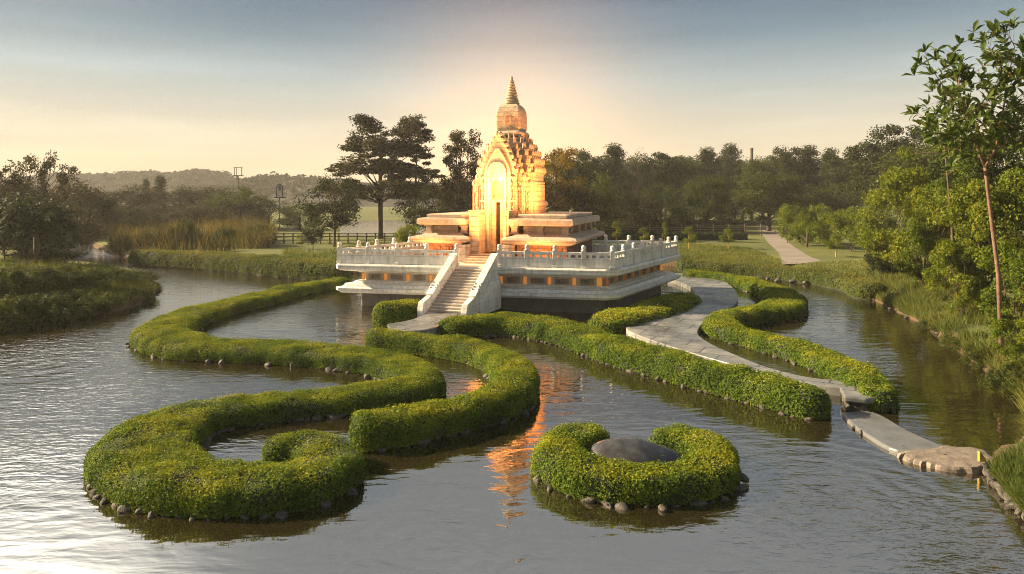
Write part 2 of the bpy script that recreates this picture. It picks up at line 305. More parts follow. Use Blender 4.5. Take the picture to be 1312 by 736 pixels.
M['ground'] = ground_mat()

def water_mat(name='water'):
    m, n, l, b, o = mat(name)
    ge = n.new('ShaderNodeNewGeometry')
    b.inputs['Base Color'].default_value = (0.02, 0.016, 0.007, 1); b.inputs['Roughness'].default_value = 0.03
    b.inputs['IOR'].default_value = 4.3
    at = n.new('ShaderNodeAttribute'); at.attribute_name = 'chop'
    def nz(sx, sy, sc, det, rot=0.0, dist=0.0):
        mp = n.new('ShaderNodeMapping'); mp.inputs['Scale'].default_value = (sx, sy, 1); mp.inputs['Rotation'].default_value = (0, 0, rot)
        l.new(ge.outputs['Position'], mp.inputs['Vector'])
        t = n.new('ShaderNodeTexNoise'); t.inputs['Scale'].default_value = sc; t.inputs['Detail'].default_value = det; t.inputs['Distortion'].default_value = dist
        l.new(mp.outputs[0], t.inputs['Vector']); return t
    big = nz(0.55, 1.5, 1.1, 2, 0.15, 0.6); mid = nz(0.7, 1.6, 3.2, 2, -0.25, 0.4); fine = nz(0.8, 1.2, 11, 3, 0.1)
    def mul(a, v):
        k = n.new('ShaderNodeMath'); k.operation = 'MULTIPLY'; l.new(a, k.inputs[0])
        if isinstance(v, (int, float)): k.inputs[1].default_value = v
        else: l.new(v, k.inputs[1])
        return k.outputs[0]
    def add(a, c):
        k = n.new('ShaderNodeMath'); k.operation = 'ADD'; l.new(a, k.inputs[0]); l.new(c, k.inputs[1]); return k.outputs[0]
    h = add(mul(big.outputs[0], 0.034), add(mul(mid.outputs[0], 0.008), mul(mul(fine.outputs[0], 0.018), at.outputs['Fac'])))
    h = add(h, mul(mul(mid.outputs[0], 0.05), at.outputs['Fac']))
    # rings of ripples spreading where the water turns below the weir
    for (rx_, ry_), kf, amp, reach in ((G(1060, 632)[:2], 11.0, 0.012, 4.5), (G(560, 700)[:2], 14.0, 0.004, 3.0), (G(60, 470)[:2], 7.0, 0.008, 6.0)):
        ds = n.new('ShaderNodeVectorMath'); ds.operation = 'DISTANCE'; l.new(ge.outputs['Position'], ds.inputs[0]); ds.inputs[1].default_value = (rx_, ry_, 0)
        wob = add(ds.outputs['Value'], mul(big.outputs[0], 0.8)); sn = n.new('ShaderNodeMath'); sn.operation = 'SINE'; l.new(mul(wob, kf), sn.inputs[0])
        fo = n.new('ShaderNodeMapRange'); fo.inputs[1].default_value = 0.2; fo.inputs[2].default_value = reach; fo.inputs[3].default_value = 1.0; fo.inputs[4].default_value = 0.0; l.new(ds.outputs['Value'], fo.inputs[0])
        h = add(h, mul(mul(sn.outputs[0], fo.outputs[0]), amp))
    bp = n.new('ShaderNodeBump'); bp.inputs['Strength'].default_value = 0.5; bp.inputs['Distance'].default_value = 1.0
    l.new(h, bp.inputs['Height']); l.new(bp.outputs[0], b.inputs['Normal'])
    return m
M['water'] = water_mat()

# ------------------------------------------------------------------ terrain and water
shore_px = [(1312, 668), (1290, 640), (1268, 612), (1258, 594), (1285, 574), (1312, 552), (1316, 528), (1300, 500), (1262, 475), (1225, 447),
            (1195, 425), (1160, 405), (1122, 386), (1110, 370), (1060, 360), (1000, 351), (940, 346), (880, 342), (800, 338),
            (430, 350), (330, 348), (250, 342), (165, 331), (128, 322), (116, 312), (134, 302), (138, 294), (104, 294), (84, 302), (70, 316),
            (82, 334), (140, 344), (185, 352), (203, 366), (198, 380), (170, 395), (100, 408), (0, 425)]
WATER = [tuple(G(x, y)[:2]) for x, y in shore_px] + [(-27, 28), (-60, 20), (-60, -30), (12, -30), (10.5, 4)]
WP = np.array(WATER)
def seg_dist(P, A, B):
    d = B-A; L = (d**2).sum()+1e-9; t = np.clip(((P-A)@d)/L, 0, 1)
    return np.sqrt(((P-A-t[:, None]*d)**2).sum(1))
def inside(P, poly):
    r = np.zeros(len(P), bool); n = len(poly)
    for i in range(n):
        x0, y0 = poly[i]; x1, y1 = poly[(i+1) % n]
        c = ((y0 > P[:, 1]) != (y1 > P[:, 1]))
        with np.errstate(divide='ignore', invalid='ignore'):
            r ^= c & (P[:, 0] < (x1-x0)*(P[:, 1]-y0)/(y1-y0+1e-12)+x0)
    return r
def sstep(x, a, b): t = np.clip((x-a)/(b-a), 0, 1); return t*t*(3-2*t)
def terr(P):
    P = np.asarray(P, float)[:, :2]
    d = np.full(len(P), 1e9)
    for i in range(len(WP)): d = np.minimum(d, seg_dist(P, WP[i], WP[(i+1) % len(WP)]))
    ins = inside(P, WP)
    p3 = np.c_[P, np.zeros(len(P))]
    d = d + (noise(p3, 0.7)*0.25)*(d < 4)
    near = sstep(P[:, 0], 7, 9)*(1-sstep(P[:, 1], 17, 23))
    z = 0.1+(0.6-0.32*near)*(1-np.exp(-np.maximum(d, 0)/0.8))
    rb = sstep(P[:, 0], 8, 12)*(1-sstep(P[:, 1], 45, 60))
    z += rb*1.1*sstep(d, 0.5, 9)*sstep(P[:, 1], 17, 24)
    lb = sstep(-P[:, 0], 17, 22)*(1-sstep(P[:, 1], 60, 75))
    z += lb*0.25*sstep(d, 0.5, 6)
    z += noise(p3, 0.25, 3)*0.12*sstep(d, 1, 6)*np.clip(rb+lb, 0, 1)
    return np.where(ins, -np.minimum(0.15+d*0.6, 1.2), z)
def axis(lo, hi, a, b, fine, coarse_n):
    core = np.arange(a, b, fine)
    L = a-np.geomspace(fine*2, a-lo, coarse_n)[::-1]; R = b+np.geomspace(fine*2, hi-b, coarse_n)
    return np.r_[L, core, R]
xs = axis(-3000, 3000, -60, 45, 0.45, 22); ys = axis(-300, 4000, 8, 110, 0.45, 22)
gx, gy = np.meshgrid(xs, ys, indexing='ij'); P2 = np.c_[gx.ravel(), gy.ravel()]
tz = terr(P2)
ter = np_mesh('ground', np.c_[P2, tz], grid_faces(len(xs), len(ys)), M['ground'], smooth=True); tag(ter, kind='structure')
def tz1(x, y): return float(terr(np.array([[x, y]]))[0])

# choppy patches: running water in the channels beside the walkway, in the pool left of the stairs and round the curl
wx = np.arange(-62, 46, 0.5); wy = np.r_[np.arange(-30, 8, 2.0), np.arange(8, 112, 0.5)]
ax, ay = np.meshgrid(wx, wy, indexing='ij'); WPT = np.c_[ax.ravel(), ay.ravel(), np.zeros(ax.size)]
chop = np.zeros(len(WPT))
for px, py, r, a in [(350, 400, 3.5, 0.8), (420, 400, 3.0, 0.9), (600, 475, 1.8, 0.9), (560, 490, 1.5, 0.8), (300, 562, 1.2, 0.8), (420, 530, 1.2, 0.7), (1050, 640, 2.4, 1.3), (1180, 690, 2.4, 0.7),
                     (980, 610, 2.4, 1.0), (940, 440, 2.5, 0.9), (1010, 468, 1.6, 1.0), (880, 395, 3, 0.7), (1050, 380, 6, 0.35), (110, 318, 14, 5.0), (200, 345, 7, 1.4), (300, 355, 7, 0.5), (60, 450, 6, 0.9), (120, 500, 4, 0.7), (30, 580, 3, 0.7), (250, 480, 2.5, 0.5)]:
    c = G(px, py); chop = np.maximum(chop, a*np.exp(-((WPT[:, :2]-c[:2])**2).sum(1)/(r*r)))
wo = np_mesh('water', WPT, grid_faces(len(wx), len(wy)), M['water'], smooth=True); tag(wo, kind='structure')
at = wo.data.attributes.new('chop', 'FLOAT', 'POINT'); at.data.foreach_set('value', chop.astype(np.float32))

# far hills
RIDGES = []
def ridge(pts, D, depth, bump, seed):
    hx = np.linspace(PX(pts[0][0], D), PX(pts[-1][0], D), 420); cy = np.interp(hx, [PX(p[0], D) for p in pts], [p[1] for p in pts])
    top = EYE-(cy-HZ)*D/FPX-4.0; n = 14; V = []
    for j in range(n):
        t = j/(n-1); prof = math.sin(PI*t)**0.7 if 0 < t < 1 else 0
        yy = D+(t-0.5)*2*depth
        q = np.c_[hx, np.full_like(hx, yy), np.zeros_like(hx)]
        V.append(np.c_[hx, np.full_like(hx, yy), 0.2+(top-0.2)*prof+(noise(q, 0.09, seed)*bump+noise(q, 0.25, seed)*bump*0.6)*(prof > 0)*min(1, prof*2)])
    V = np.array(V).reshape(-1, 3)
    o = np_mesh('hill', V, grid_faces(n, 420), M['hill'], smooth=True); tag(o, kind='structure'); RIDGES.append((V, n, seed)); return o
ridge([(-700, 235), (-300, 225), (0, 232), (60, 228), (100, 221), (140, 223), (185, 218), (205, 222), (255, 215), (280, 219), (300, 228), (340, 243), (420, 250)], 520, 90, 2.6, 1)
ridge([(240, 250), (290, 236), (330, 227), (352, 222), (380, 227), (410, 224), (470, 233), (600, 232), (800, 230), (1100, 225), (1500, 225), (2200, 228)], 430, 80, 2.6, 2)

# ------------------------------------------------------------------ leaves, hedges, trees
def unit(a): return a/(np.linalg.norm(a, axis=1, keepdims=True)+1e-9)
def leaf_quads(P, N, L, Wd, jit, rs, tang=None, fold=0.0):
    n = len(P); N = unit(N+rs.randn(n, 3)*jit)
    T = rs.randn(n, 3) if tang is None else tang+rs.randn(n, 3)*0.35
    T = unit(T-N*(T*N).sum(1, keepdims=True)); B = np.cross(N, T)
    l = (L*(0.65+0.7*rs.rand(n)))[:, None]; w = (Wd*(0.65+0.7*rs.rand(n)))[:, None]
    V = np.stack([P-T*l*0.5, P+B*w*0.5+N*fold*w-T*l*0.05, P+T*l*0.5, P-B*w*0.5+N*fold*w-T*l*0.05], 1).reshape(-1, 3)
    return V, np.arange(n*4).reshape(-1, 4), rs.rand(n)

def smooth_path(pts, closed=False, step=0.12):
    pts = np.asarray(pts, float); n = len(pts); out = []
    for i in range(n-1):
        p0 = pts[max(i-1, 0)]; p1 = pts[i]; p2 = pts[i+1]; p3 = pts[min(i+2, n-1)]
        for t in np.linspace(0, 1, 24, endpoint=False):
            out.append(0.5*((2*p1)+(-p0+p2)*t+(2*p0-5*p1+4*p2-p3)*t*t+(-p0+3*p1-3*p2+p3)*t**3))
    out.append(pts[-1]); out = np.array(out)
    s = np.r_[0, np.cumsum(np.linalg.norm(np.diff(out[:, :2], axis=0), axis=1))]
    u = np.arange(0, s[-1], step); return np.stack([np.interp(u, s, out[:, k]) for k in range(out.shape[1])], 1)

HEDGES = {}
def hedge(name, pts, h, label, cat, leaf, density, lmat, z0=0.0, seed=1, group=None, lump=1.0, zbase=None, upright=0.0, cull=True):
    """pts: world (x, y, width) along the crown; a mound with rounded ends, its leaves as one mesh over a dark core"""
    rs = np.random.RandomState(seed)
    p = smooth_path(pts); n = len(p); xy = p[:, :2]; wd = p[:, 2]*0.5*(0.93 if name == 'hedge' else 1.0)
    t = np.gradient(xy, axis=0); t /= np.linalg.norm(t, axis=1, keepdims=True); nr = np.c_[-t[:, 1], t[:, 0]]
    s = np.r_[0, np.cumsum(np.linalg.norm(np.diff(xy, axis=0), axis=1))]
    e = np.minimum(s, s[-1]-s); cap = np.where(e < wd, np.sqrt(np.clip(1-((wd-e)/wd)**2, 0, 1)), 1.0)
    hw = wd*np.maximum(cap, 0.04); hh = h*(0.45+0.55*np.clip(cap*1.3, 0, 1))
    m = 23; th = np.linspace(PI, 0, m)
    cx = np.sign(np.cos(th))*np.abs(np.cos(th))**0.5; cz = np.abs(np.sin(th))**0.5
    V = np.zeros((n, m, 3))
    V[:, :, :2] = xy[:, None]+nr[:, None]*(hw[:, None]*cx[None])[..., None]
    V[:, :, 2] = z0+hh[:, None]*cz[None]
    q = V.reshape(-1, 3)
    N0 = np.zeros_like(V); N0[:, :, :2] = nr[:, None]*(np.cos(th))[None, :, None]; N0[:, :, 2] = np.sin(th)[None]
    nz = (noise(q, 0.9, seed)*0.10+noise(q, 3.0, seed+1)*0.06)*lump
    V = V+N0*(nz.reshape(n, m)*np.minimum(1, hw/0.3)[:, None])[..., None]
    V[:, 0, 2] = z0-0.25; V[:, -1, 2] = z0-0.25
    root = np_mesh(name, (V-N0*0.04).reshape(-1, 3), grid_faces(n, m), M['hedge_core'], smooth=True)
    tag(root, label, cat, group)
    # leaves sampled by area
    f = grid_faces(n, m); A = V.reshape(-1, 3)[f]; nn = np.cross(A[:, 2]-A[:, 0], A[:, 3]-A[:, 1]); ar = np.linalg.norm(nn, axis=1)*0.5
    cen = A.mean(1); nv = unit(nn); 
    tocam = unit(np.array([[0, 0, EYE]])-cen); face = (nv*tocam).sum(1)
    keep = (cen[:, 2] > z0-0.2); pr = ar*keep*(np.where(face > -0.25, 1.0, 0.3) if cull else 1.0)
    pr = pr*np.clip(0.8+0.95*noise(cen, 2.3, seed+7), 0.22, 1.25); cnt = int(pr.sum()*density/(leaf[0]*leaf[1]*0.5)); ii = rs.choice(len(f), cnt, p=pr/pr.sum())
    u, v = rs.rand(cnt, 1), rs.rand(cnt, 1); a = A[ii]
    P = (a[:, 0]*(1-u)+a[:, 1]*u)*(1-v)+(a[:, 3]*(1-u)+a[:, 2]*u)*v
    N = nv[ii]; P = P+N*(rs.rand(cnt, 1)**1.5*0.09-0.02)*min(1.0, leaf[0]/0.05); P = P+(N+rs.randn(cnt, 3)*0.4)*(rs.rand(cnt, 1) < 0.025)*rs.rand(cnt, 1)*0.11
    okz = P[:, 2] > z0+0.02; P = P[okz]; N = N[okz]; cnt = len(P)
    up = np.array([[0, 0, 1.0]])
    lv, lf, lr = leaf_quads(P, N*0.9+up*0.35, leaf[0], leaf[1], 0.55, rs, tang=(N*0.6+up*upright) if upright else None, fold=0.12)
    # yellower new growth on the crown; sunlit tops and shaded sides painted in too
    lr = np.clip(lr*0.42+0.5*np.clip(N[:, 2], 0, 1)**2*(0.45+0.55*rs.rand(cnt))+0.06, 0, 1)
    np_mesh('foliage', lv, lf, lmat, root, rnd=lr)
    HEDGES[name+str(seed)] = (xy, nr, hw, z0)
    return root
def hp(px, z=0.62): return [(*G(x, y, z)[:2], w) for x, y, w in px]

def limb_tube(mb, a, b, r0, r1, rs, sag=0.15, n=5, sides=6):
    a = Vector(a); b = Vector(b); L = (b-a).length; pts = []
    off = Vector(rs.randn(3)*L*0.06)
    for k in range(n+1):
        t = k/n; pts.append(a.lerp(b, t)+off*math.sin(PI*t)+Vector((0, 0, L*sag*math.sin(PI*t))))
    mb.tube(pts, [r0+(r1-r0)*k/n for k in range(n+1)], sides)

def make_tree(name, seed, H, trunk_h, crown, ncl, rcl, nleaf, leaf, lmat, bark, trunk_r=0.2, flat=0.7, shape='round', forks=1, lean=0.0, gap=0.0, label=None, cat='tree'):
    """crown = (rx, rz); cluster centres fill the crown volume, limbs reach them, leaves fill the clusters"""
    rs = np.random.RandomState(seed); root = empty(name, (0, 0, 0))
    rx, rz = crown; zc = H-rz; C = []
    tries = 0
    while len(C) < ncl and tries < 6000:
        tries += 1
        q = rs.rand(3)*2-1
        if shape == 'round':
            r = np.linalg.norm(q)
            if r > 1 or r < 0.3: continue
            c = np.array([q[0]*rx, q[1]*rx, zc+q[2]*rz])
        elif shape == 'cone':
            t = (q[2]+1)/2; rad = rx*(1-t)**0.75*(0.9+0.25*math.sin(t*19+seed)); 
            if q[0]**2+q[1]**2 > 1: continue
            t = t**1.25; c = np.array([q[0]*rad, q[1]*rad, H-2*rz+t*2*rz-0.3])
        elif shape == 'umbrella':
            r2 = q[0]**2+q[1]**2
            if r2 > 1: continue
            lay = rs.randint(0, 4); t = lay/3.0
            rad = rx*(1.0-0.5*t)*(0.7+0.3*rs.rand())
            c = np.array([q[0]*rad, q[1]*rad, H-2*rz+t*1.8*rz+rs.randn()*0.12*rz-0.25*rz*r2])
        elif shape == 'bush':
            if np.linalg.norm(q) > 1 or q[2] < -0.75: continue
            c = np.array([q[0]*rx, q[1]*rx, zc+q[2]*rz])
        if shape != 'cone' and noise(c[None]/rx*1.6, 1.0, seed)[0] < -0.55+gap: continue
        C.append(c)
    C = np.array(C)
    # trunk and limbs
    mb = MB(); base = Vector((0, 0, -0.3)); top = Vector((lean*H*0.4, 0, H-0.5*rz))
    fk = []
    for k in range(forks):
        a = 2*PI*k/max(forks, 1)+seed; tp = top+Vector((math.cos(a), math.sin(a), 0))*(rx*0.3 if forks > 1 else 0)
        mid = base.lerp(tp, 0.4)+Vector(rs.randn(3)*0.04*H)*0.5; mid.z = trunk_h
        pts = []
        for i in range(9):
            t = i/8; pts.append((base*(1-t)**2+mid*2*t*(1-t)+tp*t*t))
        mb.tube(pts, [trunk_r*(1.25 if i == 0 else 1)*(1-0.8*i/8)*(0.75 if forks > 1 else 1) for i in range(9)], 8); fk.append(pts)
    nb = min(len(C), 26)
    for c in C[rs.choice(len(C), nb, replace=False)]:
        pts = fk[rs.randint(len(fk))]; zt = max(trunk_h*0.9, c[2]-0.5*np.hypot(c[0], c[1])-0.1*H)
        st = min(pts, key=lambda p: abs(p.z-zt)); limb_tube(mb, st, c, trunk_r*0.33, trunk_r*0.06, rs, 0.08, 4, 5)
    mb.build('trunk', bark, root, smooth=True)
    # leaves
    cnt = rs.multinomial(nleaf, np.full(len(C), 1/len(C))); P = []; N = []
    for c, k in zip(C, cnt):
        sc = rcl*(0.65+0.7*rs.rand()); q = rs.randn(k, 3); q = unit(q)*(rs.rand(k, 1)**0.45)
        P.append(c+q*np.array([sc, sc, sc*flat])); N.append(q*0.7+np.array([0, 0, 0.5]))
    P = np.concatenate(P); N = np.concatenate(N)
    lv, lf, lr = leaf_quads(P, N, leaf[0], leaf[1], 0.6, rs, fold=0.1)
    np_mesh('crown', lv, lf, lmat, root, rnd=lr)
    root['dim_h'] = float(np.percentile(P[:, 2], 99.5)); root['dim_r'] = float(np.percentile(np.hypot(P[:, 0], P[:, 1]), 97))
    return root
PROTO = {}; USED = set()
def plant(kind, px, D, ytop, wpx, label, group=None, cat='tree', rot=None, name=None, zb=None):
    x = PX(px, D); z = tz1(x, D) if zb is None else zb; Hh = PZ(ytop, D)-z; r = wpx*D/FPX*0.5
    p = PROTO[kind]; o = p if kind not in USED else copy_tree(p); USED.add(kind)
    o.location = (x, D, z-0.05); o.rotation_euler.z = (rot if rot is not None else (px*12.9898+D) % 6.28)
    o.scale = (r/p['dim_r'],)*2+(Hh/p['dim_h'],)
    if name: o.name = name
    tag(o, label, cat, group); return o

# ------------------------------------------------------------------ the temple terrace
TH = math.radians(17.5)
UX = np.array([math.cos(TH), -math.sin(TH)])      # along the front, towards the right
UY = np.array([math.sin(TH), math.cos(TH)])       # away from the camera
MA = M['marble']
DECK = [(-9.9, 37.0), (5.2, 33.9), (10.9, 43.5), (-4.2, 46.6)]
def offset_poly(poly, d, chamfer=0.0):            # inwards by d, corners cut by chamfer
    P = [np.array(p) for p in poly]; n = len(P); L = []
    for i in range(n):
        a, b = P[i], P[(i+1) % n]; t = (b-a)/np.linalg.norm(b-a); nn = np.array([-t[1], t[0]]); L.append((a+nn*d, t))
    out = []
    for i in range(n):
        (a, t), (b, u) = L[i-1], L[i]; M2 = np.array([[t[0], -u[0]], [t[1], -u[1]]]); k = np.linalg.solve(M2, b-a); out.append(a+t*k[0])
    if not chamfer: return [tuple(p) for p in out]
    res = []
    for i in range(n):
        p = out[i]; a = out[i-1]; b = out[(i+1) % n]
        res += [tuple(p+(a-p)/np.linalg.norm(a-p)*chamfer), tuple(p+(b-p)/np.linalg.norm(b-p)*chamfer)]
    return res
def prof_loft(poly, prof, chamfer=0.0):           # prof: (inset, z)
    mb = MB(); mb.loft([[(x, y, z) for x, y in offset_poly(poly, d, chamfer)] for d, z in prof]); return mb
ter_root = empty('temple_terrace', (0.5, 40.2, 0)); ter_root.location = (0, 0, 0)
tag(ter_root, 'white marble temple terrace with two projecting cornices over a dark block base in the water', 'terrace')
prof_loft(DECK, [(0.95, -0.6), (0.95, 0.74)], 0.15).build('base_wall', M['dark_wall'], ter_root)
prof_loft(DECK, [(0.55, 0.735), (0.12, 0.80), (0.0, 0.92), (0.0, 1.06), (0.22, 1.10), (0.30, 1.24), (0.55, 1.28), (0.62, 1.36)], 0.5).build('lower_cornice', MA, ter_root)
prof_loft(DECK, [(0.95, 1.355), (0.95, 1.90)], 0.4).build('frieze', M['step'], ter_root)
prof_loft(DECK, [(0.7, 1.895), (0.35, 1.96), (0.06, 2.02), (0.0, 2.08), (0.0, 2.28), (0.06, 2.36), (0.4, 2.365)], 0.5).build('upper_cornice', MA, ter_root)
fz = offset_poly(DECK, 0.95)
def along(a, b, s, off):                          # point s metres from a to b, pushed outwards
    a = np.array(a); b = np.array(b); t = (b-a)/np.linalg.norm(b-a); o = np.array([t[1], -t[0]]); return a+t*s+o*off, t, o
def wall_box(mb, a, b, s0, s1, o0, o1, z0, z1):
    p = [along(a, b, s, o)[0] for s, o in ((s0, o0), (s1, o0), (s1, o1), (s0, o1))]
    mb.prism([tuple(q) for q in p][::-1], z0, z1)
for e, (a, b) in enumerate(((fz[0], fz[1]), (fz[1], fz[2]))):
    Lf = float(np.linalg.norm(np.array(b)-np.array(a))); bays = 10 if e == 0 else 7; bw = (Lf-0.5)/bays
    for k in range(bays):
        s = 0.25+k*bw
        mb = MB(); wall_box(mb, a, b, s+0.3, s+bw-0.3, 0.003, 0.05, 1.46, 1.74)
        rr = random.Random(e*50+k)
        for q in range(16):
            u0 = s+0.36+(bw-0.8)*q/16; wall_box(mb, a, b, u0, u0+(bw-0.8)/16*rr.uniform(.4, .9), 0.052, 0.052+rr.uniform(.01, .05), 1.48+rr.uniform(0, .08), 1.6+rr.uniform(0, .15))
        mb.build('relief_panel', M['frieze_relief'], ter_root)
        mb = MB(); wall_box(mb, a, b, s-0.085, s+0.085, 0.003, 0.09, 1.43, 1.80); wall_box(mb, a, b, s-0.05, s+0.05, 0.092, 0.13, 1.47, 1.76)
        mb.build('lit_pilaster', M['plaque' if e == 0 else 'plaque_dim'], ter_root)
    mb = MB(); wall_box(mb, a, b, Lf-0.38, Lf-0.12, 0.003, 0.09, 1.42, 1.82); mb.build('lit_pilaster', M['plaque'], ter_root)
    mb = MB(); wall_box(mb, a, b, 0.02, Lf-0.02, 0.003, 0.16, 1.362, 1.41); wall_box(mb, a, b, 0.02, Lf-0.02, 0.003, 0.16, 1.835, 1.892); mb.build('frieze_moulding', MA, ter_root)
# paving joints of the deck read as a few thin raised courses
dk = offset_poly(DECK, 0.42); mb = MB(); mb.prism(dk, 2.3, 2.372); mb.build('deck_paving', M['step'], ter_root)

# stairs
SX0 = np.array(along(DECK[0], DECK[1], 8.05, 0)[0]); SDIR = -UY; SPER = UX
def sp(u, v, z): q = SX0+SPER*u+SDIR*v; return (q[0], q[1], z)
st_root = empty('stone_staircase', (0, 0, 0)); tag(st_root, 'pale stone staircase between two sloping marble balustrades climbing to the terrace', 'staircase')
NS, RUN, ZB = 16, 3.75, 0.55
mb = MB(); hwid = 0.95
for k in range(NS):
    z1 = 2.36-(k+1)*(2.36-ZB)/NS+0.001*0; v1 = (k+1)*RUN/NS
    v0 = -0.02 if k == 0 else k*RUN/NS
    mb.loft([[sp(-hwid, v0, -0.2), sp(hwid, v0, -0.2), sp(hwid, v1, -0.2), sp(-hwid, v1, -0.2)], [sp(-hwid, v0, z1), sp(hwid, v0, z1), sp(hwid, v1, z1), sp(-hwid, v1, z1)]])
    mb.loft([[sp(-hwid, v1, z1-0.045), sp(hwid, v1, z1-0.045), sp(hwid, v1+0.03, z1-0.045), sp(-hwid, v1+0.03, z1-0.045)], [sp(-hwid, v1, z1-0.002), sp(hwid, v1, z1-0.002), sp(hwid, v1+0.03, z1-0.002), sp(-hwid, v1+0.03, z1-0.002)]])
mb.build('steps', M['step'], st_root)
for sgn in (-1, 1):
    u0, u1 = sgn*(hwid+0.004), sgn*(hwid+0.29)
    out = [(-0.25, 1.4), (RUN*0.2, 1.2), (RUN+0.15, -0.1), (RUN+0.35, -0.1), (RUN+0.35, ZB+0.12), (RUN+0.2, ZB+0.5), (RUN*0.82, ZB+0.70), (0.05, 2.36+0.60), (-0.25, 2.36+0.62)]
    mb = MB(); A = [sp(u0, v, z) for v, z in out]; B = [sp(u1, v, z) for v, z in out]
    mb.loft([A, B] if sgn > 0 else [A[::-1], B[::-1]]); bm_ = mb
    # carved relief on the top and the coping
    mb = MB()
    cop = [(-0.2, 2.36+0.635), (RUN*0.82, ZB+0.715), (RUN*0.82, ZB+0.78), (-0.2, 2.36+0.71)]
    A = [sp(u0-sgn*0.04, v, z) for v, z in cop]; B = [sp(u1+sgn*0.04, v, z) for v, z in cop]; mb.loft([A, B] if sgn > 0 else [A[::-1], B[::-1]])
    cm_ = mb
    mb = bm_; rr = random.Random(7)
    for k in range(22):
        v = 0.15+rr.random()*(RUN*0.75); zc = 2.36+0.5-(v+0.25)/(RUN)*1.55*0.98-rr.random()*0.5; s = rr.uniform(0.05, 0.11)
        for (uu, dd) in ((u1, sgn), (u0, -sgn)):
            if dd*sgn < 0 and False: continue
            ring = [sp(uu+dd*0.001, v+s*math.cos(a), zc+s*1.3*math.sin(a)) for a in np.linspace(0, 2*PI, 7)[:-1]]
            ring2 = [sp(uu+dd*0.035, v+s*0.5*math.cos(a), zc+s*0.7*math.sin(a)) for a in np.linspace(0, 2*PI, 7)[:-1]]
            mb.loft([ring, ring2] if dd > 0 else [ring[::-1], ring2[::-1]])
    bo = mb.build('stair_balustrade', MA, st_root, bevel=0.02); cm_.build('coping', MA, bo)
# flaring side wall to the right of the stair
mb = MB(); A = [sp(hwid+0.3, v, z) for v, z in [(-0.1, 0.3), (2.4, 0.3), (2.4, 0.9), (-0.1, 2.25)]]; B = [sp(hwid+0.55, v, z) for v, z in [(-0.1, 0.3), (0.75, 0.3), (0.75, 0.75), (-0.1, 1.6)]]
mb.loft([A, B]); mb.build('flank_wall', MA, st_root)

# railings round the deck
def railing(a, b, label, step=1.55, hi=0.86, start_post=True, end_post=True, solid=0.52):
    a = np.array(a); b = np.array(b); L = np.linalg.norm(b-a); ang = math.atan2(b[1]-a[1], b[0]-a[0])
    root = empty('marble_railing', (a[0], a[1], 2.37), ang); tag(root, label, 'railing', 'white marble railings round the terrace')
    n = max(1, int(round(L/step))); d = L/n
    for k in range(n+1):
        if (k == 0 and not start_post) or (k == n and not end_post): continue
        x = k*d; mb = MB(); mb.box(x-.11, x+.11, -.11, .11, 0, hi); mb.box(x-.14, x+.14, -.14, .14, 0, .12)
        p = mb.build('post', MA, root, bevel=0.012)
        mb = MB(); q = [(0.13, hi+.002), (0.13, hi+.05), (0.08, hi+.07), (0.1, hi+.13), (0.12, hi+.2), (0.09, hi+.27), (0.03, hi+.3)]
        mb.lathe(q, 10, x, 0); mb.build('post_cap', MA, p, smooth=True)
    for k in range(n):
        x0, x1 = k*d+.112, (k+1)*d-.112; mb = MB()
        mb.box(x0, x1, -.055, .055, 0.0, solid)
        mb.box(x0, x1, -.075, .075, hi-.2, hi-.06)
        w = (x1-x0)
        for t in (0.18, 0.5, 0.82): mb.box(x0+w*t-.07, x0+w*t+.07, -.045, .045, solid+.001, hi-.201)
        mb.build('panel', MA, root, bevel=0.008)
    return root
RD = offset_poly(DECK, 0.32)
gl = tuple(along(RD[0], RD[1], 6.62, 0)[0]); gr = tuple(along(RD[0], RD[1], 8.92, 0)[0])
railing(RD[0], gl, 'white marble railing left of the stairs along the front of the terrace')
railing(gr, RD[1], 'white marble railing right of the stairs along the front of the terrace', start_post=True)
railing(RD[1], RD[2], 'white marble railing on the right flank of the terrace above the green mound', start_post=False)
railing(RD[2], RD[3], 'white marble railing at the rear of the terrace, behind the sandstone plinth', start_post=False)
railing(RD[3], RD[0], 'sunlit white marble railing on the left flank of the terrace, facing the trees', start_post=False, end_post=False)

# ------------------------------------------------------------------ the temple
TC = np.array([0.12, 41.4])
def tl(u, v): q = TC+UX*u+UY*v; return (q[0], q[1])
tr = empty('sandstone_temple', (TC[0], TC[1], 2.37), -TH)
tag(tr, 'glowing orange sandstone temple with ringed spire, arched niche and two-tier plinth on the terrace', 'temple')
SA, SPL, REL = M['sand'], M['sand_pale'], M['relief']
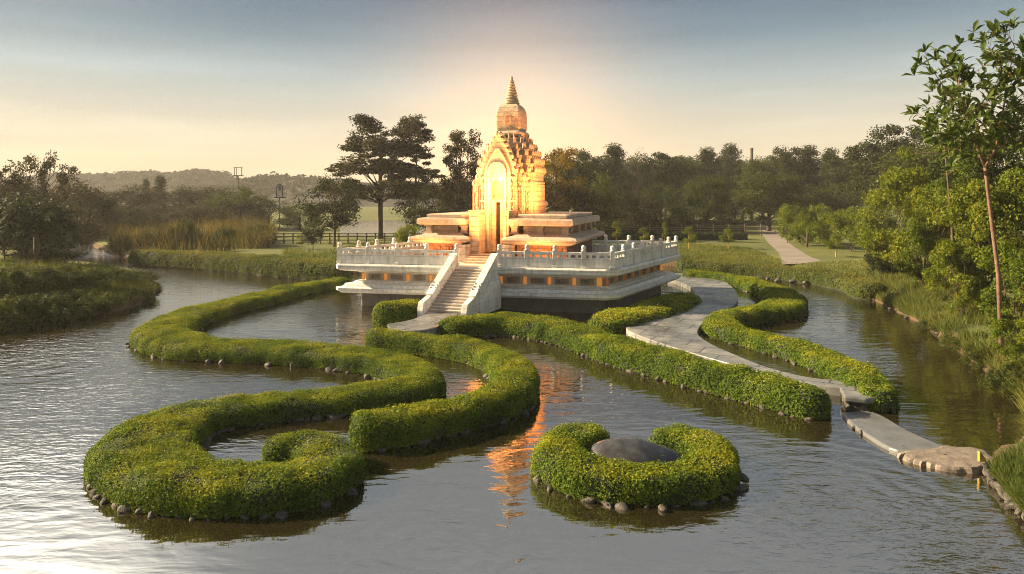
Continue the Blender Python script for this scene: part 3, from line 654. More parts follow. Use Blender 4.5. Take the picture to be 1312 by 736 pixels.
# everything below is in the temple's own frame: x right, y back, z above the deck
def rect(x0, x1, y0, y1): return [(x0, y0), (x1, y0), (x1, y1), (x0, y1)]
def tier(mb, poly, prof): mb.loft([[(x, y, z) for x, y in offset_poly(poly, d)] for d, z in prof])
HWX, HWY, NOTCH = 4.65, 4.2, (-1.45, 0.75)
def wing(poly, nm):                              # one side of the plinth: wall, slab, recess with piers, slab, top course
    mb = MB(); tier(mb, poly, [(0.55, 0.0), (0.55, 0.98)]); mb.build('plinth_wall', REL, tr)
    mb = MB(); tier(mb, poly, [(0.35, 0.975), (0.05, 1.08), (-0.12, 1.16), (-0.15, 1.28), (-0.1, 1.38), (0.3, 1.45), (0.5, 1.55)]); mb.build('plinth_slab', SPL, tr)
    mb = MB(); tier(mb, poly, [(0.85, 1.54), (0.85, 2.02)]); mb.build('plinth_recess', SA, tr)
    mb = MB(); tier(mb, poly, [(0.5, 2.015), (0.22, 2.04), (0.12, 2.1), (0.12, 2.34), (0.2, 2.41), (0.55, 2.43)]); mb.build('roof_slab', SPL, tr)
    mb = MB(); tier(mb, poly, [(0.6, 2.425), (0.55, 2.47), (0.55, 2.60), (0.66, 2.64)]); mb.build('top_course', SPL, tr)
pl_l = rect(-HWX, NOTCH[0], -HWY, HWY); pl_r = rect(NOTCH[1], HWX, -HWY, HWY)
wing(pl_l, 'l'); wing(pl_r, 'r')
for xs_, y in (((-4.0, -1.85), -HWY+.72), ((1.15, 2.6, 4.0), -HWY+.72)):
    for x in xs_:
        mb = MB(); mb.box(x-.17, x+.17, y-.14, y+.14, 1.552, 2.012); mb.box(x-.24, x+.24, y-.2, y+.2, 1.553, 1.64); mb.box(x-.23, x+.23, y-.19, y+.19, 1.93, 2.013); mb.build('pier', SPL, tr)
for y in (-2.2, -0.3, 1.7, 3.4):
    x = HWX-.72; mb = MB(); mb.box(x-.14, x+.14, y-.17, y+.17, 1.552, 2.012); mb.box(x-.2, x+.2, y-.24, y+.24, 1.553, 1.64); mb.build('pier', SPL, tr)
for x0, x1, y in ((-4.6+.85, -2.3, -HWY+.55), (1.6, 2.9, -HWY+.55), (2.95, 3.9, -HWY+.55)):
    mb = MB(); rr = random.Random(int(x0*100)); w = (x1-x0)/8
    for q in range(8): mb.box(x0+q*w+.04, x0+(q+1)*w-.04, y-rr.uniform(.02, .07), y-.004, .12, rr.uniform(.6, .9))
    mb.build('relief_panel', REL, tr)
# end pilasters beside the doorway and front steps
for x in (NOTCH[0]-.02, NOTCH[1]+.3):
    mb = MB(); mb.box(x-.42, x+.12, -HWY-.06, -HWY+.7, 0.0, 0.97); mb.box(x-.3, x, -HWY-.1, -HWY-.062, 0.05, 0.93); mb.build('pedestal', SPL, tr)
for k in range(4):
    mb = MB(); mb.box(NOTCH[0]+.103, NOTCH[1]-.123, -HWY-.75+k*.3, -HWY+.6, k*.11+.001, (k+1)*.11); mb.build('door_step', SA, tr)

OX = -0.15                                        # axis of the sanctum
def redent(w, k=0.16):                            # square plan with stepped corners
    a, b, c = w, w*(1-k), w*(1-2*k)
    q = [(a, -c), (a, c), (b, c), (b, b), (c, b), (c, a)]
    out = []
    for r in range(4):
        for x, y in q[1:]:
            for _ in range(r): x, y = -y, x
            out.append((x, y))
    return out
def rloft(mb, prof, k=0.16):
    mb.loft([[(OX+x, y, z) for x, y in redent(w, k)] for w, z in prof])
mb = MB(); rloft(mb, [(1.98, 0.3), (1.98, 0.62), (1.9, 0.7), (1.84, 0.72), (1.84, 3.0), (1.92, 3.06), (1.95, 3.2), (1.85, 3.34)]); mb.build('sanctum_base', SA, tr)
mb = MB(); rloft(mb, [(1.72, 3.33), (1.70, 4.35), (1.76, 4.40), (1.78, 4.5), (1.68, 4.56)]); pass
for sx, sy in ((1, 0), (0, -1), (-1, 0)):
    for t in np.linspace(-1.05, 1.05, 9):
        if sy and abs(t) < 0.95: continue
        if sx: mb.box(*(sorted((OX+sx*1.72, OX+sx*1.79))), t-.05, t+.05, 3.36, 4.34)
        else: mb.box(OX+t-.05, OX+t+.05, -1.79, -1.72, 3.36, 4.34)
mb.build('sanctum_body', SA, tr)
# stepped roof: six shrinking tiers with rounded antefixes along every edge
zs = [4.55, 5.1, 5.62, 6.08, 6.5, 6.86, 7.16]; ws = [1.80, 1.74, 1.58, 1.36, 1.12, 0.92, 0.76]
for k in range(6):
    w, z0, z1 = ws[k], zs[k], zs[k+1]
    mb = MB(); rloft(mb, [(w*0.94, z0), (w*0.94, z1-.2), (w*0.98, z1-.14), (w*0.99, z1-.06), (w*0.95, z1+.003)]); pass
    nA = 8-k//2
    for r in range(4):
        for i in range(nA):
            u = (i/(nA-1)*2-1)*w*0.8
            ww = w*(1.0 if abs(u) < w*0.66 else 0.85); s = .105-.006*k
            x, y = u, -ww
            for _ in range(r): x, y = -y, x
            mb.lathe([(s*.9, z1-.06), (s, z1+.06), (s*.85, z1+.17), (s*.45, z1+.26), (s*.08, z1+.3)], 8, OX+x, y)
    mb.build('roof_tier', SA, tr)
# porch bay with an ogee gable in front of the sanctum
def ogee(w, z0, zs_, zt, n=14, p=1.25):
    L = []
    for i in range(n+1):
        t = i/n; x = w*(1-t**p)*(1 - 0.25*math.sin(PI*t)*0) ; L.append((x, zs_+(zt-zs_)*(t**0.8)))
    return [(w, z0)]+L[:-1]+[(0, zt)]+[(-x, z) for x, z in L[:-1][::-1]]+[(-w, z0)]
def arch(w, z0, zs_, n=12): return [(w, z0)]+[(w*math.cos(a), zs_+w*1.15*math.sin(a)) for a in np.linspace(0, PI, n)]+[(-w, z0)]
PY = -2.45                                        # front plane of the porch bay
def ringplate(mb, outer, inner, y0, y1, cx):      # a plate with an opening, both outlines running from right foot to left foot
    n = 40
    def rs_(L):
        L = np.array(L); s = np.r_[0, np.cumsum(np.linalg.norm(np.diff(L, axis=0), axis=1))]; u = np.linspace(0, s[-1], n); return np.c_[np.interp(u, s, L[:, 0]), np.interp(u, s, L[:, 1])]
    o, i = rs_(outer), rs_(inner); vs = []; fs = []
    for y in (y0, y1):
        vs += [(cx+x, y, z) for x, z in o]+[(cx+x, y, z) for x, z in i]
    for k in range(n-1):
        fs += [(k, n+k, n+k+1, k+1), (2*n+k, 2*n+k+1, 3*n+k+1, 3*n+k), (k, k+1, 2*n+k+1, 2*n+k), (n+k, 3*n+k, 3*n+k+1, n+k+1)]
    mb.add(vs, fs)
def leafy(mb, og, y, s=1.0, step=2):             # rounded stone leaves along an ogee edge
    for x, z in og[2:-2][::step]: mb.lathe([(.09*s, z-.16*s), (.17*s, z-.02), (.145*s, z+.1*s), (.06*s, z+.21*s), (.01*s, z+.26*s)], 8, OX-.05+x, y)
GX = OX-.05
for hwf, sh, ap, y0, y1, inn in ((1.78, 4.2, 5.75, PY+.62, -1.3, 0.6), (1.45, 4.5, 6.55, PY+.32, -1.35, 0.6), (1.05, 4.8, 7.3, PY, -1.4, 0.44)):
    og = ogee(hwf, 0.45, sh, ap); mb = MB(); ringplate(mb, og, arch(inn, 0.45, 4.95 if inn < .5 else 4.0), y0, y1, GX); leafy(mb, og, y0+.14)
    rr = random.Random(int(hwf*100))               # fluted ribs and bosses carved on the face
    x = hwf-.09
    while x > inn+.2:
        for sg in (-1, 1): mb.box(GX+sg*x-.035, GX+sg*x+.035, y0-.06, y0+.01, 0.5, sh-.05-rr.random()*.3)
        x -= .13
    for q in range(18):
        z = rr.uniform(sh*.25, sh); x = rr.uniform(inn+.22, hwf-.05)
        for sg in (-1, 1): mb.lathe([(.015, z-.1), (.055, z-.03), (.055, z+.03), (.015, z+.1)], 6, GX+sg*x, y0-.05)
    gb = mb.build('porch_gable', SA, tr)
for zc, dz in ((1.6, .1), (3.3, .12), (4.65, .1)):
    for sg in (-1, 1): mb = MB(); mb.box(*sorted((GX+sg*.62, GX+sg*1.12)), PY-.11, PY+.02, zc, zc+dz); mb.build('string_course', SPL, gb)
mb = MB(); ringplate(mb, ogee(0.8, 0.46, 4.85, 6.5), arch(0.48, 0.46, 4.97), PY-.14, PY-.003, GX); mb.build('arch_moulding', SPL, gb)
mb = MB(); ringplate(mb, arch(0.57, 0.47, 4.97), arch(0.445, 0.47, 4.95), PY-.24, PY-.143, GX); mb.build('arch_moulding', SPL, gb)
for x0, x1 in ((GX-1.25, GX-.66), (GX+.72, GX+1.06)):
    mb = MB(); mb.box(x0, x1, -3.75, PY-.29, 0.45, 2.72); mb.box(x0-.05, x1+.05, -3.8, PY-.28, 2.721, 2.86); mb.box(x0+.12, x1-.12, -3.79, -3.752, 0.6, 2.5); mb.build('porch_wall', SA, tr)
# the niche: back wall, slim dark doorway, glowing lamp in the head of the arch
mb = MB(); mb.slab_xz([(OX-.05+x, z) for x, z in arch(0.437, 0.46, 4.95)], -1.75, -1.502); mb.build('niche_back', SPL, tr)
mb = MB(); mb.box(GX-.43, GX-.18, -2.3, -2.08, .47, 3.3); mb.box(GX+.08, GX+.43, -2.3, -2.08, .47, 3.3); mb.box(GX-.43, GX+.43, -2.31, -2.08, 3.301, 3.45); mb.build('door_jamb', SA, tr)
mb = MB(); mb.box(GX-.25, GX+.15, -2.07, -2.03, 0.47, 3.29); mb.build('doorway', M['slot_shade'], tr)  # dark panel closing the opening; its shade is put into the colour
mb = MB(); mb.lathe([(.02, 4.5), (.12, 4.55), (.16, 4.7), (.16, 4.9), (.1, 5.05), (.03, 5.12)], 14, OX-.05, -1.95); nl = mb.build('niche_lamp', M['niche_glow'], tr, smooth=True)
# crown: neck torus, square domed drum with rounded arrises, ringed spire
mb = MB()
def rsq(w, r=0.28, n=5):
    out = []
    for q in range(4):
        for i in range(n):
            a = PI/2*q+PI/2*i/(n-1); cx_, cy_ = [(1, 1), (-1, 1), (-1, -1), (1, -1)][q]; out.append((cx_*w*(1-r)+w*r*math.cos(a), cy_*w*(1-r)+w*r*math.sin(a)))
    return out
def sqloft(mb, prof, r=0.28): mb.loft([[(OX+x, y, z) for x, y in rsq(w, r)] for w, z in prof])
sqloft(mb, [(.72, 7.1), (.72, 7.2), (.86, 7.24), (.95, 7.34), (.95, 7.42), (.86, 7.52), (.74, 7.56)], 0.4); mb.build('neck_ring', SA, tr, smooth=False)
mb = MB(); sqloft(mb, [(.72, 7.555), (.77, 7.75), (.77, 8.45), (.74, 8.75), (.65, 9.0), (.5, 9.16), (.32, 9.22)], 0.14); dm = mb.build('dome', SA, tr)
mb = MB(); ringplate(mb, arch(0.19, 7.95, 8.35), arch(0.13, 7.95, 8.35), -.82, -.772, OX); mb.build('dome_niche', SA, dm)
pf = []; zz = 9.2
for k in range(9):
    w = .46*(1-k/11.5); pf += [(w, zz), (w+.03, zz+.04), (w+.03, zz+.09), (w*0.9, zz+.115)]; zz += .165
pf += [(.09, zz+.04), (.08, zz+.16), (.04, zz+.24), (.01, zz+.26)]
mb = MB(); mb.lathe(pf, 20, OX, 0); mb.build('spire', SA, tr, smooth=False)
# unseen point light before the glowing niche; spots added to light tower and plinth
def lamp(name, u, v, z, watts, rad, col):
    d = bpy.data.lights.new(name, 'POINT'); d.energy = watts*0.85; d.color = col; d.shadow_soft_size = rad
    o = bpy.data.objects.new(name, d); COL.objects.link(o); o.parent = tr; o.location = (u, v, z); return o
LW = (1.0, 0.46, 0.13)
lamp('niche_light', OX-.05, PY-.9, 3.9, 270, 0.25, LW)
def fill_spot(name, u, v, z, tu, tv, tz_, watts, cone):  # added spot without a fitting, warms the stone
    d = bpy.data.lights.new(name, 'SPOT'); d.energy = watts*0.85; d.color = (1.0, 0.36, 0.085); d.spot_size = math.radians(cone); d.spot_blend = 0.8; d.shadow_soft_size = 0.2
    o = bpy.data.objects.new(name, d); COL.objects.link(o); o.parent = tr; o.location = (u, v, z)
    o.rotation_euler = (Vector((tu-u, tv-v, tz_-z))).to_track_quat('-Z', 'Y').to_euler()
fill_spot('facade_fill', OX-.1, -HWY-1.9, 0.6, OX, -1.5, 7.0, 1700, 90)
fill_spot('tower_fill', 3.7, -2.9, 2.95, OX+.7, -0.6, 6.8, 1500, 120)
fill_spot('tower_fill', -4.1, -2.9, 2.95, OX-.7, -0.8, 6.8, 1100, 120)
fill_spot('spire_fill', OX+.1, -3.7, 3.0, OX, 0, 9.2, 1500, 55)
for u in (2.9, -3.4): fill_spot('plinth_fill', u, -HWY-1.05, 0.25, u, -HWY+.6, 1.5, 200, 130)

# ------------------------------------------------------------------ walkway, weir, landing
def sheet_solid(name, px, z, zb, m, label=None, cat=None, kind=None, bevel=0.03):
    poly = [tuple(G(x, y, z)[:2]) for x, y in px]
    A = sum(poly[i][0]*poly[(i+1) % len(poly)][1]-poly[(i+1) % len(poly)][0]*poly[i][1] for i in range(len(poly)))
    if A < 0: poly = poly[::-1]
    mb = MB(); mb.prism(poly, zb, z); o = mb.build(name, m, bevel=bevel); tag(o, label, cat, kind=kind); return o
def curve_px(pts, n=8):
    pts = np.array(pts, float); out = []
    for i in range(len(pts)-1):
        p0, p1, p2, p3 = pts[max(i-1, 0)], pts[i], pts[i+1], pts[min(i+2, len(pts)-1)]
        for t in np.linspace(0, 1, n, endpoint=False): out.append(tuple(0.5*((2*p1)+(-p0+p2)*t+(2*p0-5*p1+4*p2-p3)*t*t+(-p0+3*p1-3*p2+p3)*t**3)))
    return out+[tuple(pts[-1])]
wk_l = curve_px([(855, 356), (885, 368), (888, 380), (862, 396), (820, 408), (802, 420), (830, 434), (900, 456), (980, 478), (1040, 492), (1078, 497)])
wk_r = curve_px([(1136, 494), (1095, 488), (1040, 484), (985, 471), (936, 452), (905, 437), (894, 424), (912, 405), (940, 392), (945, 378), (930, 362), (890, 352), (862, 350)])
sheet_solid('walkway', wk_l+wk_r, 0.26, -0.6, M['concrete'], kind='structure')
blk = sheet_solid('stone_block', [(1076, 496), (1082, 508), (1110, 511), (1138, 507), (1139, 494), (1108, 491)], 0.40, 0.23, M['concrete'], 'grey stone block stacked at the end of the walkway above the weir', 'stone block', bevel=0.05)
def blkbase():
    mb = MB(); rs = np.random.RandomState(4); P = np.array([G(x, y, 0.3)[:2] for x, y in [(1080, 499), (1084, 511), (1110, 514), (1134, 510), (1136, 498)]])
    n = len(P); rings = []
    for z in np.linspace(-0.5, 0.235, 9): rings.append([(p[0]+rs.randn()*.05, p[1]+rs.randn()*.05, z) for p in np.repeat(P, 3, 0)*0.67+np.roll(np.repeat(P, 3, 0), -1, 0)*0.33])
    c = P.mean(0); A = sum(P[i][0]*P[(i+1) % n][1]-P[(i+1) % n][0]*P[i][1] for i in range(n))
    if A < 0: rings = [r[::-1] for r in rings]
    mb.loft(rings); return mb.build('rubble_base', M['rock'], blk)
blkbase()
sheet_solid('weir_slab', curve_px([(1078, 528), (1120, 528), (1165, 552), (1210, 572)], 4)+curve_px([(1196, 580), (1150, 577), (1110, 556), (1086, 538)], 4), 0.10, -0.5, M['wet_concrete'], 'smooth wet grey weir slab sloping from the concrete block', 'weir', bevel=0.05)
def rough_slab():
    rs = np.random.RandomState(8); P = np.array([G(x, y, 0.12)[:2] for x, y in curve_px([(1152, 578), (1180, 575), (1214, 571), (1248, 573), (1270, 582), (1266, 596), (1236, 600), (1205, 596), (1178, 590), (1160, 584), (1152, 578)], 6)[:-1]])
    A = sum(P[i][0]*P[(i+1) % len(P)][1]-P[(i+1) % len(P)][0]*P[i][1] for i in range(len(P)))
    if A < 0: P = P[::-1]
    c = P.mean(0); P = P+rs.randn(*P.shape)*0.03; V = []; n = len(P)
    for k, z in ((1.02, -.5), (1.0, 0.0), (0.985, .07), (0.94, .115), (0.8, .13), (0.55, .135), (0.25, .13), (0.04, .135)): V += [(c[0]+(p[0]-c[0])*k, c[1]+(p[1]-c[1])*k, z) for p in P]
    V = np.array(V); V[:, 2] += (noise(V, 2.0, 3)*0.02+noise(V, 7, 4)*0.016)*(V[:, 2] > 0.05)
    o = np_mesh('stone_slab', V, grid_faces(8, n, True), M['brown_slab'], smooth=False); tag(o, 'rough brown stone slab joining the weir to the right bank', 'slab')
rough_slab()
c = G(1256, 592, 0.17); mb = MB(); mb.slab_xz([(-.04, 0.1), (.13, 0.1), (.09, .18), (.01, .3), (-.04, .33)], -.035, .035); mk = mb.build('marker_post', M['yellow'], bevel=0.01); mk.location = (c[0], c[1], 0.08)
tag(mk, 'short yellow painted wedge post on the brown weir slab', 'post')
lp = curve_px([(496, 415), (525, 410), (552, 401), (600, 400), (598, 405), (575, 410), (556, 420), (530, 424), (500, 424)], 5)
sheet_solid('landing', lp, 0.56, -0.5, M['concrete'], kind='structure', bevel=0.05)
# far path and the pale field, draped 1 cm over the ground
def drape(name, left, right, m, dz=0.012, n=40, k=8):
    L = np.array([G(x, y, 0.7)[:2] for x, y in curve_px(left, 20)]); R = np.array([G(x, y, 0.7)[:2] for x, y in curve_px(right, 20)])
    u = np.linspace(0, 1, n); Lr = np.c_[np.interp(u, np.linspace(0, 1, len(L)), L[:, 0]), np.interp(u, np.linspace(0, 1, len(L)), L[:, 1])]
    Rr = np.c_[np.interp(u, np.linspace(0, 1, len(R)), R[:, 0]), np.interp(u, np.linspace(0, 1, len(R)), R[:, 1])]
    t = np.linspace(0, 1, k)[None, :, None]; P = (Lr[:, None]*(1-t)+Rr[:, None]*t).reshape(-1, 2)
    o = np_mesh(name, np.c_[P, np.maximum(terr(P), 0.69)+dz], grid_faces(n, k), m); tag(o, kind='structure'); return o
drape('path', [(1002, 339), (998, 325), (985, 312), (976, 300), (966, 288)], [(1052, 337), (1026, 322), (1008, 309), (1000, 298), (998, 288)], M['path'])
pond = drape('far_pond', [(436, 302), (436, 292), (440, 283)], [(548, 302), (552, 292), (556, 283)], M['water'], 0.02)

# ------------------------------------------------------------------ hedges standing in the water
HL = M['hedge']; HG = 'clipped hedges growing in the water'
A_PTS = [(446, 355, 1.5), (386, 363, 1.8), (330, 376, 2.0), (262, 391, 2.3), (221, 407, 2.4), (206, 420, 2.4), (238, 432, 2.3), (300, 435, 2.2), (360, 438, 2.1), (425, 443, 1.9), (482, 450, 1.8), (524, 462, 1.7),
         (537, 476, 1.6), (515, 488, 1.45), (452, 496, 1.3), (382, 501, 1.35), (312, 507, 1.5), (254, 517, 1.85), (210, 534, 2.2), (188, 558, 2.4), (206, 583, 2.15), (258, 596, 1.85), (325, 600, 1.7), (390, 592, 1.65), (421, 575, 1.6), (403, 559, 1.35), (368, 557, 1.05), (336, 566, 0.8)]
hedge('hedge', hp(A_PTS), 0.54, 'long clipped hedge winding from the terrace and curling into a spiral at the near left', 'hedge', (0.044, 0.031), 2.5, HL, seed=11, group=HG)
B_PTS = [(472, 424, 1.2), (522, 428, 1.2), (585, 435, 1.2), (636, 449, 1.25), (660, 470, 1.3), (655, 490, 1.3), (622, 505, 1.25), (566, 519, 1.1), (502, 531, 1.05), (446, 540, 1.0)]
hedge('hedge', hp(B_PTS, 0.65), 0.66, 'shorter S-shaped clipped hedge between the spiral hedge and the round island', 'hedge', (0.05, 0.035), 2.4, HL, seed=12, group=HG)
ang = np.linspace(math.radians(106), math.radians(434), 15); RC = (2.72, 14.95)
R_PTS = [(RC[0]+1.67*math.cos(a), RC[1]+1.28*math.sin(a), 1.14) for a in ang]
hedge('hedge', R_PTS, 0.56, 'ring-shaped clipped hedge island open at the back around a dark boulder', 'hedge', (0.046, 0.033), 2.5, HL, seed=13, group=HG)
C_PTS = [(572, 415, 1.5), (600, 408, 1.9), (650, 407, 2.0), (700, 412, 2.0), (742, 421, 1.9), (790, 438, 1.7), (860, 457, 1.4), (930, 474, 1.3), (1000, 491, 1.25), (1062, 507, 1.1)]
hedge('hedge', hp(C_PTS, 0.65), 0.7, 'straight long hedge running beside the walkway from the stairs to the weir', 'hedge', (0.062, 0.042), 2.3, HL, seed=14, group=HG)
D_PTS = [(876, 347, 1.4), (925, 351, 1.5), (962, 358, 1.8), (992, 368, 2.1), (1006, 381, 2.3), (994, 391, 2.1), (955, 396, 1.7), (926, 404, 1.5), (928, 413, 1.4), (965, 424, 1.3), (1020, 438, 1.35), (1070, 456, 1.4), (1108, 478, 1.3), (1128, 502, 1.0)]
hedge('hedge', hp(D_PTS, 0.6), 0.62, 'S-curved clipped hedge on the right between the walkway and the open channel', 'hedge', (0.062, 0.042), 2.3, HL, seed=15, group=HG)
hedge('hedge', hp([(770, 412, 1.7), (800, 402, 2.6), (840, 392, 2.8), (866, 383, 2.4), (880, 377, 1.6)], 0.5), 0.55, 'low green mound in the shade under the right corner of the terrace', 'hedge', (0.085, 0.055), 2.0, HL, seed=16, group=HG)
hedge('hedge', hp([(488, 398, 1.3), (512, 392, 1.9), (542, 393, 1.2)], 0.8), 0.95, 'small round hedge clump left of the foot of the stairs', 'hedge', (0.085, 0.055), 2.2, HL, seed=17, group=HG)
BG = 'grassy banks along the far shore'
hedge('bank_hedge', hp([(868, 337, 1.6), (920, 340, 2.0), (985, 344, 2.2), (1050, 352, 2.2), (1095, 361, 2.0), (1116, 372, 1.6)], 0.6), 0.75, 'low rough hedge along the far bank of the right channel', 'hedge', (0.13, 0.06), 2.2, M['bankgrass'], z0=0.1, seed=18, group=BG, upright=0.6)
hedge('bank_hedge', hp([(172, 327, 1.8), (212, 329, 2.4), (270, 331, 3.0), (340, 336, 3.2), (400, 342, 2.6), (445, 346, 1.6)], 0.8), 1.15, 'thick grassy hedge along the far bank left of the terrace', 'hedge', (0.16, 0.07), 2.2, M['bankgrass'], z0=0.1, seed=19, group=BG, upright=0.6)

# boulder in the ring
def boulder():
    n, m = 30, 48; V = []
    for i in range(n):
        ph = PI/2*i/(n-1)
        for j in range(m):
            a = 2*PI*j/m; x, y, z = math.cos(a)*math.sin(ph), math.sin(a)*math.sin(ph), math.cos(ph)
            r = abs(x)**2.3+abs(y)**2.3; 
            px_ = 1.3*x*(1+0.16*x*0.5); py_ = 0.64*y
            zz = 0.76*(max(z, 0)**0.75)*(1-0.16*x)*(1-0.25*max(0, x))-0.1
            if y < 0: zz -= 0.05*math.sin(min(1, -y)*PI)*(1+x)
            V.append((px_, py_, zz))
    V = np.array(V); V[:, 2] += noise(V, 1.3, 4)*0.05; V[:, 0] += noise(V, 1.1, 5)*0.04
    o = np_mesh('boulder', V, grid_faces(n, m, True), M['slate'], smooth=True); o.location = (2.74, 15.0, 0.0)
    tag(o, 'smooth dark grey boulder lying inside the ring-shaped hedge', 'boulder'); return o
boulder()

# ------------------------------------------------------------------ stones at the water line
ROCKS = []
for k in range(9):
    bm_n = 5; rs = np.random.RandomState(40+k)
    import bmesh
    bm = bmesh.new(); bmesh.ops.create_icosphere(bm, subdivisions=3, radius=0.5); me = bpy.data.meshes.new('stone')
    V = np.array([v.co for v in bm.verts]); s = np.array([1.0, 0.75, 0.62])*(0.8+0.4*rs.rand(3))
    W_ = V.copy()
    for q in range(10):                             # planes knock off flat faces
        nn = rs.randn(3); nn /= np.linalg.norm(nn); d = 0.27+0.13*rs.rand(); dd = W_@nn; W_ -= np.clip(dd-d, 0, None)[:, None]*nn*0.85
    W_ = W_*s*(1+0.12*noise(V, 3.0, k)[:, None])
    for v, c in zip(bm.verts, W_): v.co = c
    bm.to_mesh(me); bm.free(); me.materials.append(M['rock']); me.polygons.foreach_set('use_smooth', [True]*len(me.polygons)); ROCKS.append(me)
rr = random.Random(3)
def stone(x, y, z, s, label, group):
    o = bpy.data.objects.new('stone', ROCKS[rr.randrange(len(ROCKS))]); COL.objects.link(o)
    o.location = (x, y, z); o.rotation_euler = (rr.uniform(-.3, .3), rr.uniform(-.3, .3), rr.uniform(0, 6.28)); o.scale = (s*rr.uniform(.9, 1.3), s, s*rr.uniform(.8, 1.0))
    tag(o, label, 'stone', group)
def stones_along(key, i0, i1, side, spacing, size, label, group, dens=1.0):
    xy, nr, hw, z0 = HEDGES[key]; n = len(xy); s = 0
    for i in range(int(i0*n), int(i1*n)):
        s += 0.12
        if s >= spacing:
            s = 0; o = nr[i]*side; p = xy[i]+o*(hw[i]+rr.uniform(-.04, .08))
            if rr.random() > dens: continue
            if o[1] > 0.35: continue
            sz = size*rr.choice((.5, .7, .85, 1, 1.3)); stone(p[0], p[1], 0.0+sz*0.05, sz, label, group); spacing_j = rr.uniform(-.3, .3)*spacing; s += spacing_j
xy, nr, hw, _ = HEDGES['hedge11']
# which side of each path faces the camera: outer side of the spiral is tested by its normal
for sd in (-1, 1):
    stones_along('hedge11', 0.60, 0.97, sd, 0.2, 0.25, 'dark rounded stone in the row at the foot of the near spiral hedge', 'stones at the foot of the spiral hedge')
    stones_along('hedge11', 0.12, 0.60, sd, 0.4, 0.32, 'grey stone half in water under the inner bends of the spiral hedge', 'stones under the bends of the spiral hedge', 0.6)
    stones_along('hedge12', 0.45, 1.0, sd, 0.34, 0.28, 'grey stone at the waterline under the shorter S-shaped hedge', 'stones under the S-shaped hedge', 0.9)
    stones_along('hedge13', 0.0, 1.0, sd, 0.22, 0.25, 'pale angular stone at the foot of the round hedge island', 'stones round the hedge island')
    stones_along('hedge14', 0.12, 1.0, sd, 0.27, 0.27, 'dark stone in the rubble edge below the long straight hedge', 'stones below the long straight hedge')
    stones_along('hedge15', 0.2, 1.0, sd, 0.55, 0.3, 'grey stone at the waterline of the right-hand S-curved hedge', 'stones under the right S-curved hedge', 0.6)
for k in range(20):
    t = k/19; c = G(1262+(1318-1262)*t+rr.uniform(-3, 6), 604+(668-604)*t+rr.uniform(-4, 4), 0.1)
    stone(c[0], c[1], 0.08, rr.uniform(.2, .34), 'brownish stone lining the grassy bank below the brown weir slab', 'stones lining the near right bank')
for k in range(11):
    t = k/10; p = np.interp(t, np.linspace(0, 1, 6), [1118, 1160, 1195, 1225, 1262, 1290]); q = np.interp(t, np.linspace(0, 1, 6), [384, 407, 427, 449, 477, 496])
    c = G(p, q, 0.05); stone(c[0]-.05+rr.uniform(0, .3), c[1], 0.05, rr.uniform(.18, .32), 'grey stone along the grassy right bank of the channel', 'stones along the right bank')
for k in range(14):
    c = G(880+k*17+rr.uniform(-4, 4), 349+k*1.6, 0.05); stone(c[0], c[1], 0.12, rr.uniform(.3, .5), 'small stone at the foot of the far bank hedge', 'stones under the far bank hedge')
for k in range(9):
    c = G(440-k*5, 368+rr.uniform(-4, 2), 0.05); stone(c[0], c[1], 0.1, rr.uniform(.3, .5), 'stone beside the left end of the terrace base', 'stones by the terrace base')

for k in range(16):
    t = k/15; p = np.interp(t, [0, .5, 1], [1092, 1140, 1188]); q = np.interp(t, [0, .5, 1], [546, 569, 588])
    c = G(p+rr.uniform(-3, 3), q+rr.uniform(-2, 3), 0.05); stone(c[0], c[1], 0.04, rr.uniform(.14, .26), 'small broken stone along the lower edge of the weir slab', 'broken stones below the weir')
# ------------------------------------------------------------------ trees and shrubs: one of each kind, then copies
def proto(kind, *a, **k): PROTO[kind] = make_tree(*a, **k)
proto('oak', 'broadleaf_tree', 101, 14, 3.0, (4.6, 5.2), 70, 1.35, 13000, (0.32, 0.2), M['leaf_dark'], M['bark_dark'], 0.3)
proto('oak2', 'broadleaf_tree', 102, 13, 2.5, (4.2, 5.4), 55, 1.5, 13000, (0.32, 0.2), M['leaf_mid'], M['bark_dark'], 0.3)
proto('conifer', 'conifer_tree', 103, 15, 2.0, (3.4, 6.6), 120, 0.95, 11000, (0.32, 0.14), M['leaf_dark'], M['bark_dark'], 0.25, shape='cone', flat=0.6)
proto('gold', 'golden_tree', 104, 13, 2.5, (4.0, 5.2), 60, 1.3, 8000, (0.3, 0.2), M['leaf_glowlit'], M['bark_dark'], 0.28)
proto('round', 'broadleaf_tree', 105, 9, 1.2, (4.6, 4.1), 70, 1.25, 8000, (0.3, 0.2), M['leaf_mid'], M['bark_dark'], 0.25)
proto('olive', 'broadleaf_tree', 106, 9, 1.2, (5.0, 4.1), 60, 1.4, 9000, (0.32, 0.2), M['leaf_olive'], M['bark_dark'], 0.25)
proto('sparse', 'sparse_tree', 107, 11, 3.0, (4.6, 3.6), 46, 0.9, 4200, (0.3, 0.2), M['leaf_olive'], M['bark_dark'], 0.22, forks=2)
proto('umbrella', 'spreading_tree', 108, 16, 6.0, (6.0, 4.6), 170, 1.0, 21000, (0.28, 0.18), M['leaf_olive'], M['bark_dark'], 0.28, shape='umbrella', flat=0.42, forks=2, gap=0.26)
proto('umbrella2', 'spreading_tree', 109, 16, 6.0, (5.0, 4.8), 130, 0.95, 16000, (0.28, 0.18), M['leaf_olive'], M['bark_dark'], 0.24, shape='umbrella', flat=0.42, lean=0.1, gap=0.26)
proto('open', 'open_tree', 110, 13, 4.0, (3.2, 4.6), 70, 0.8, 7500, (0.28, 0.18), M['leaf_olive'], M['bark_dark'], 0.2, forks=3, gap=0.1)
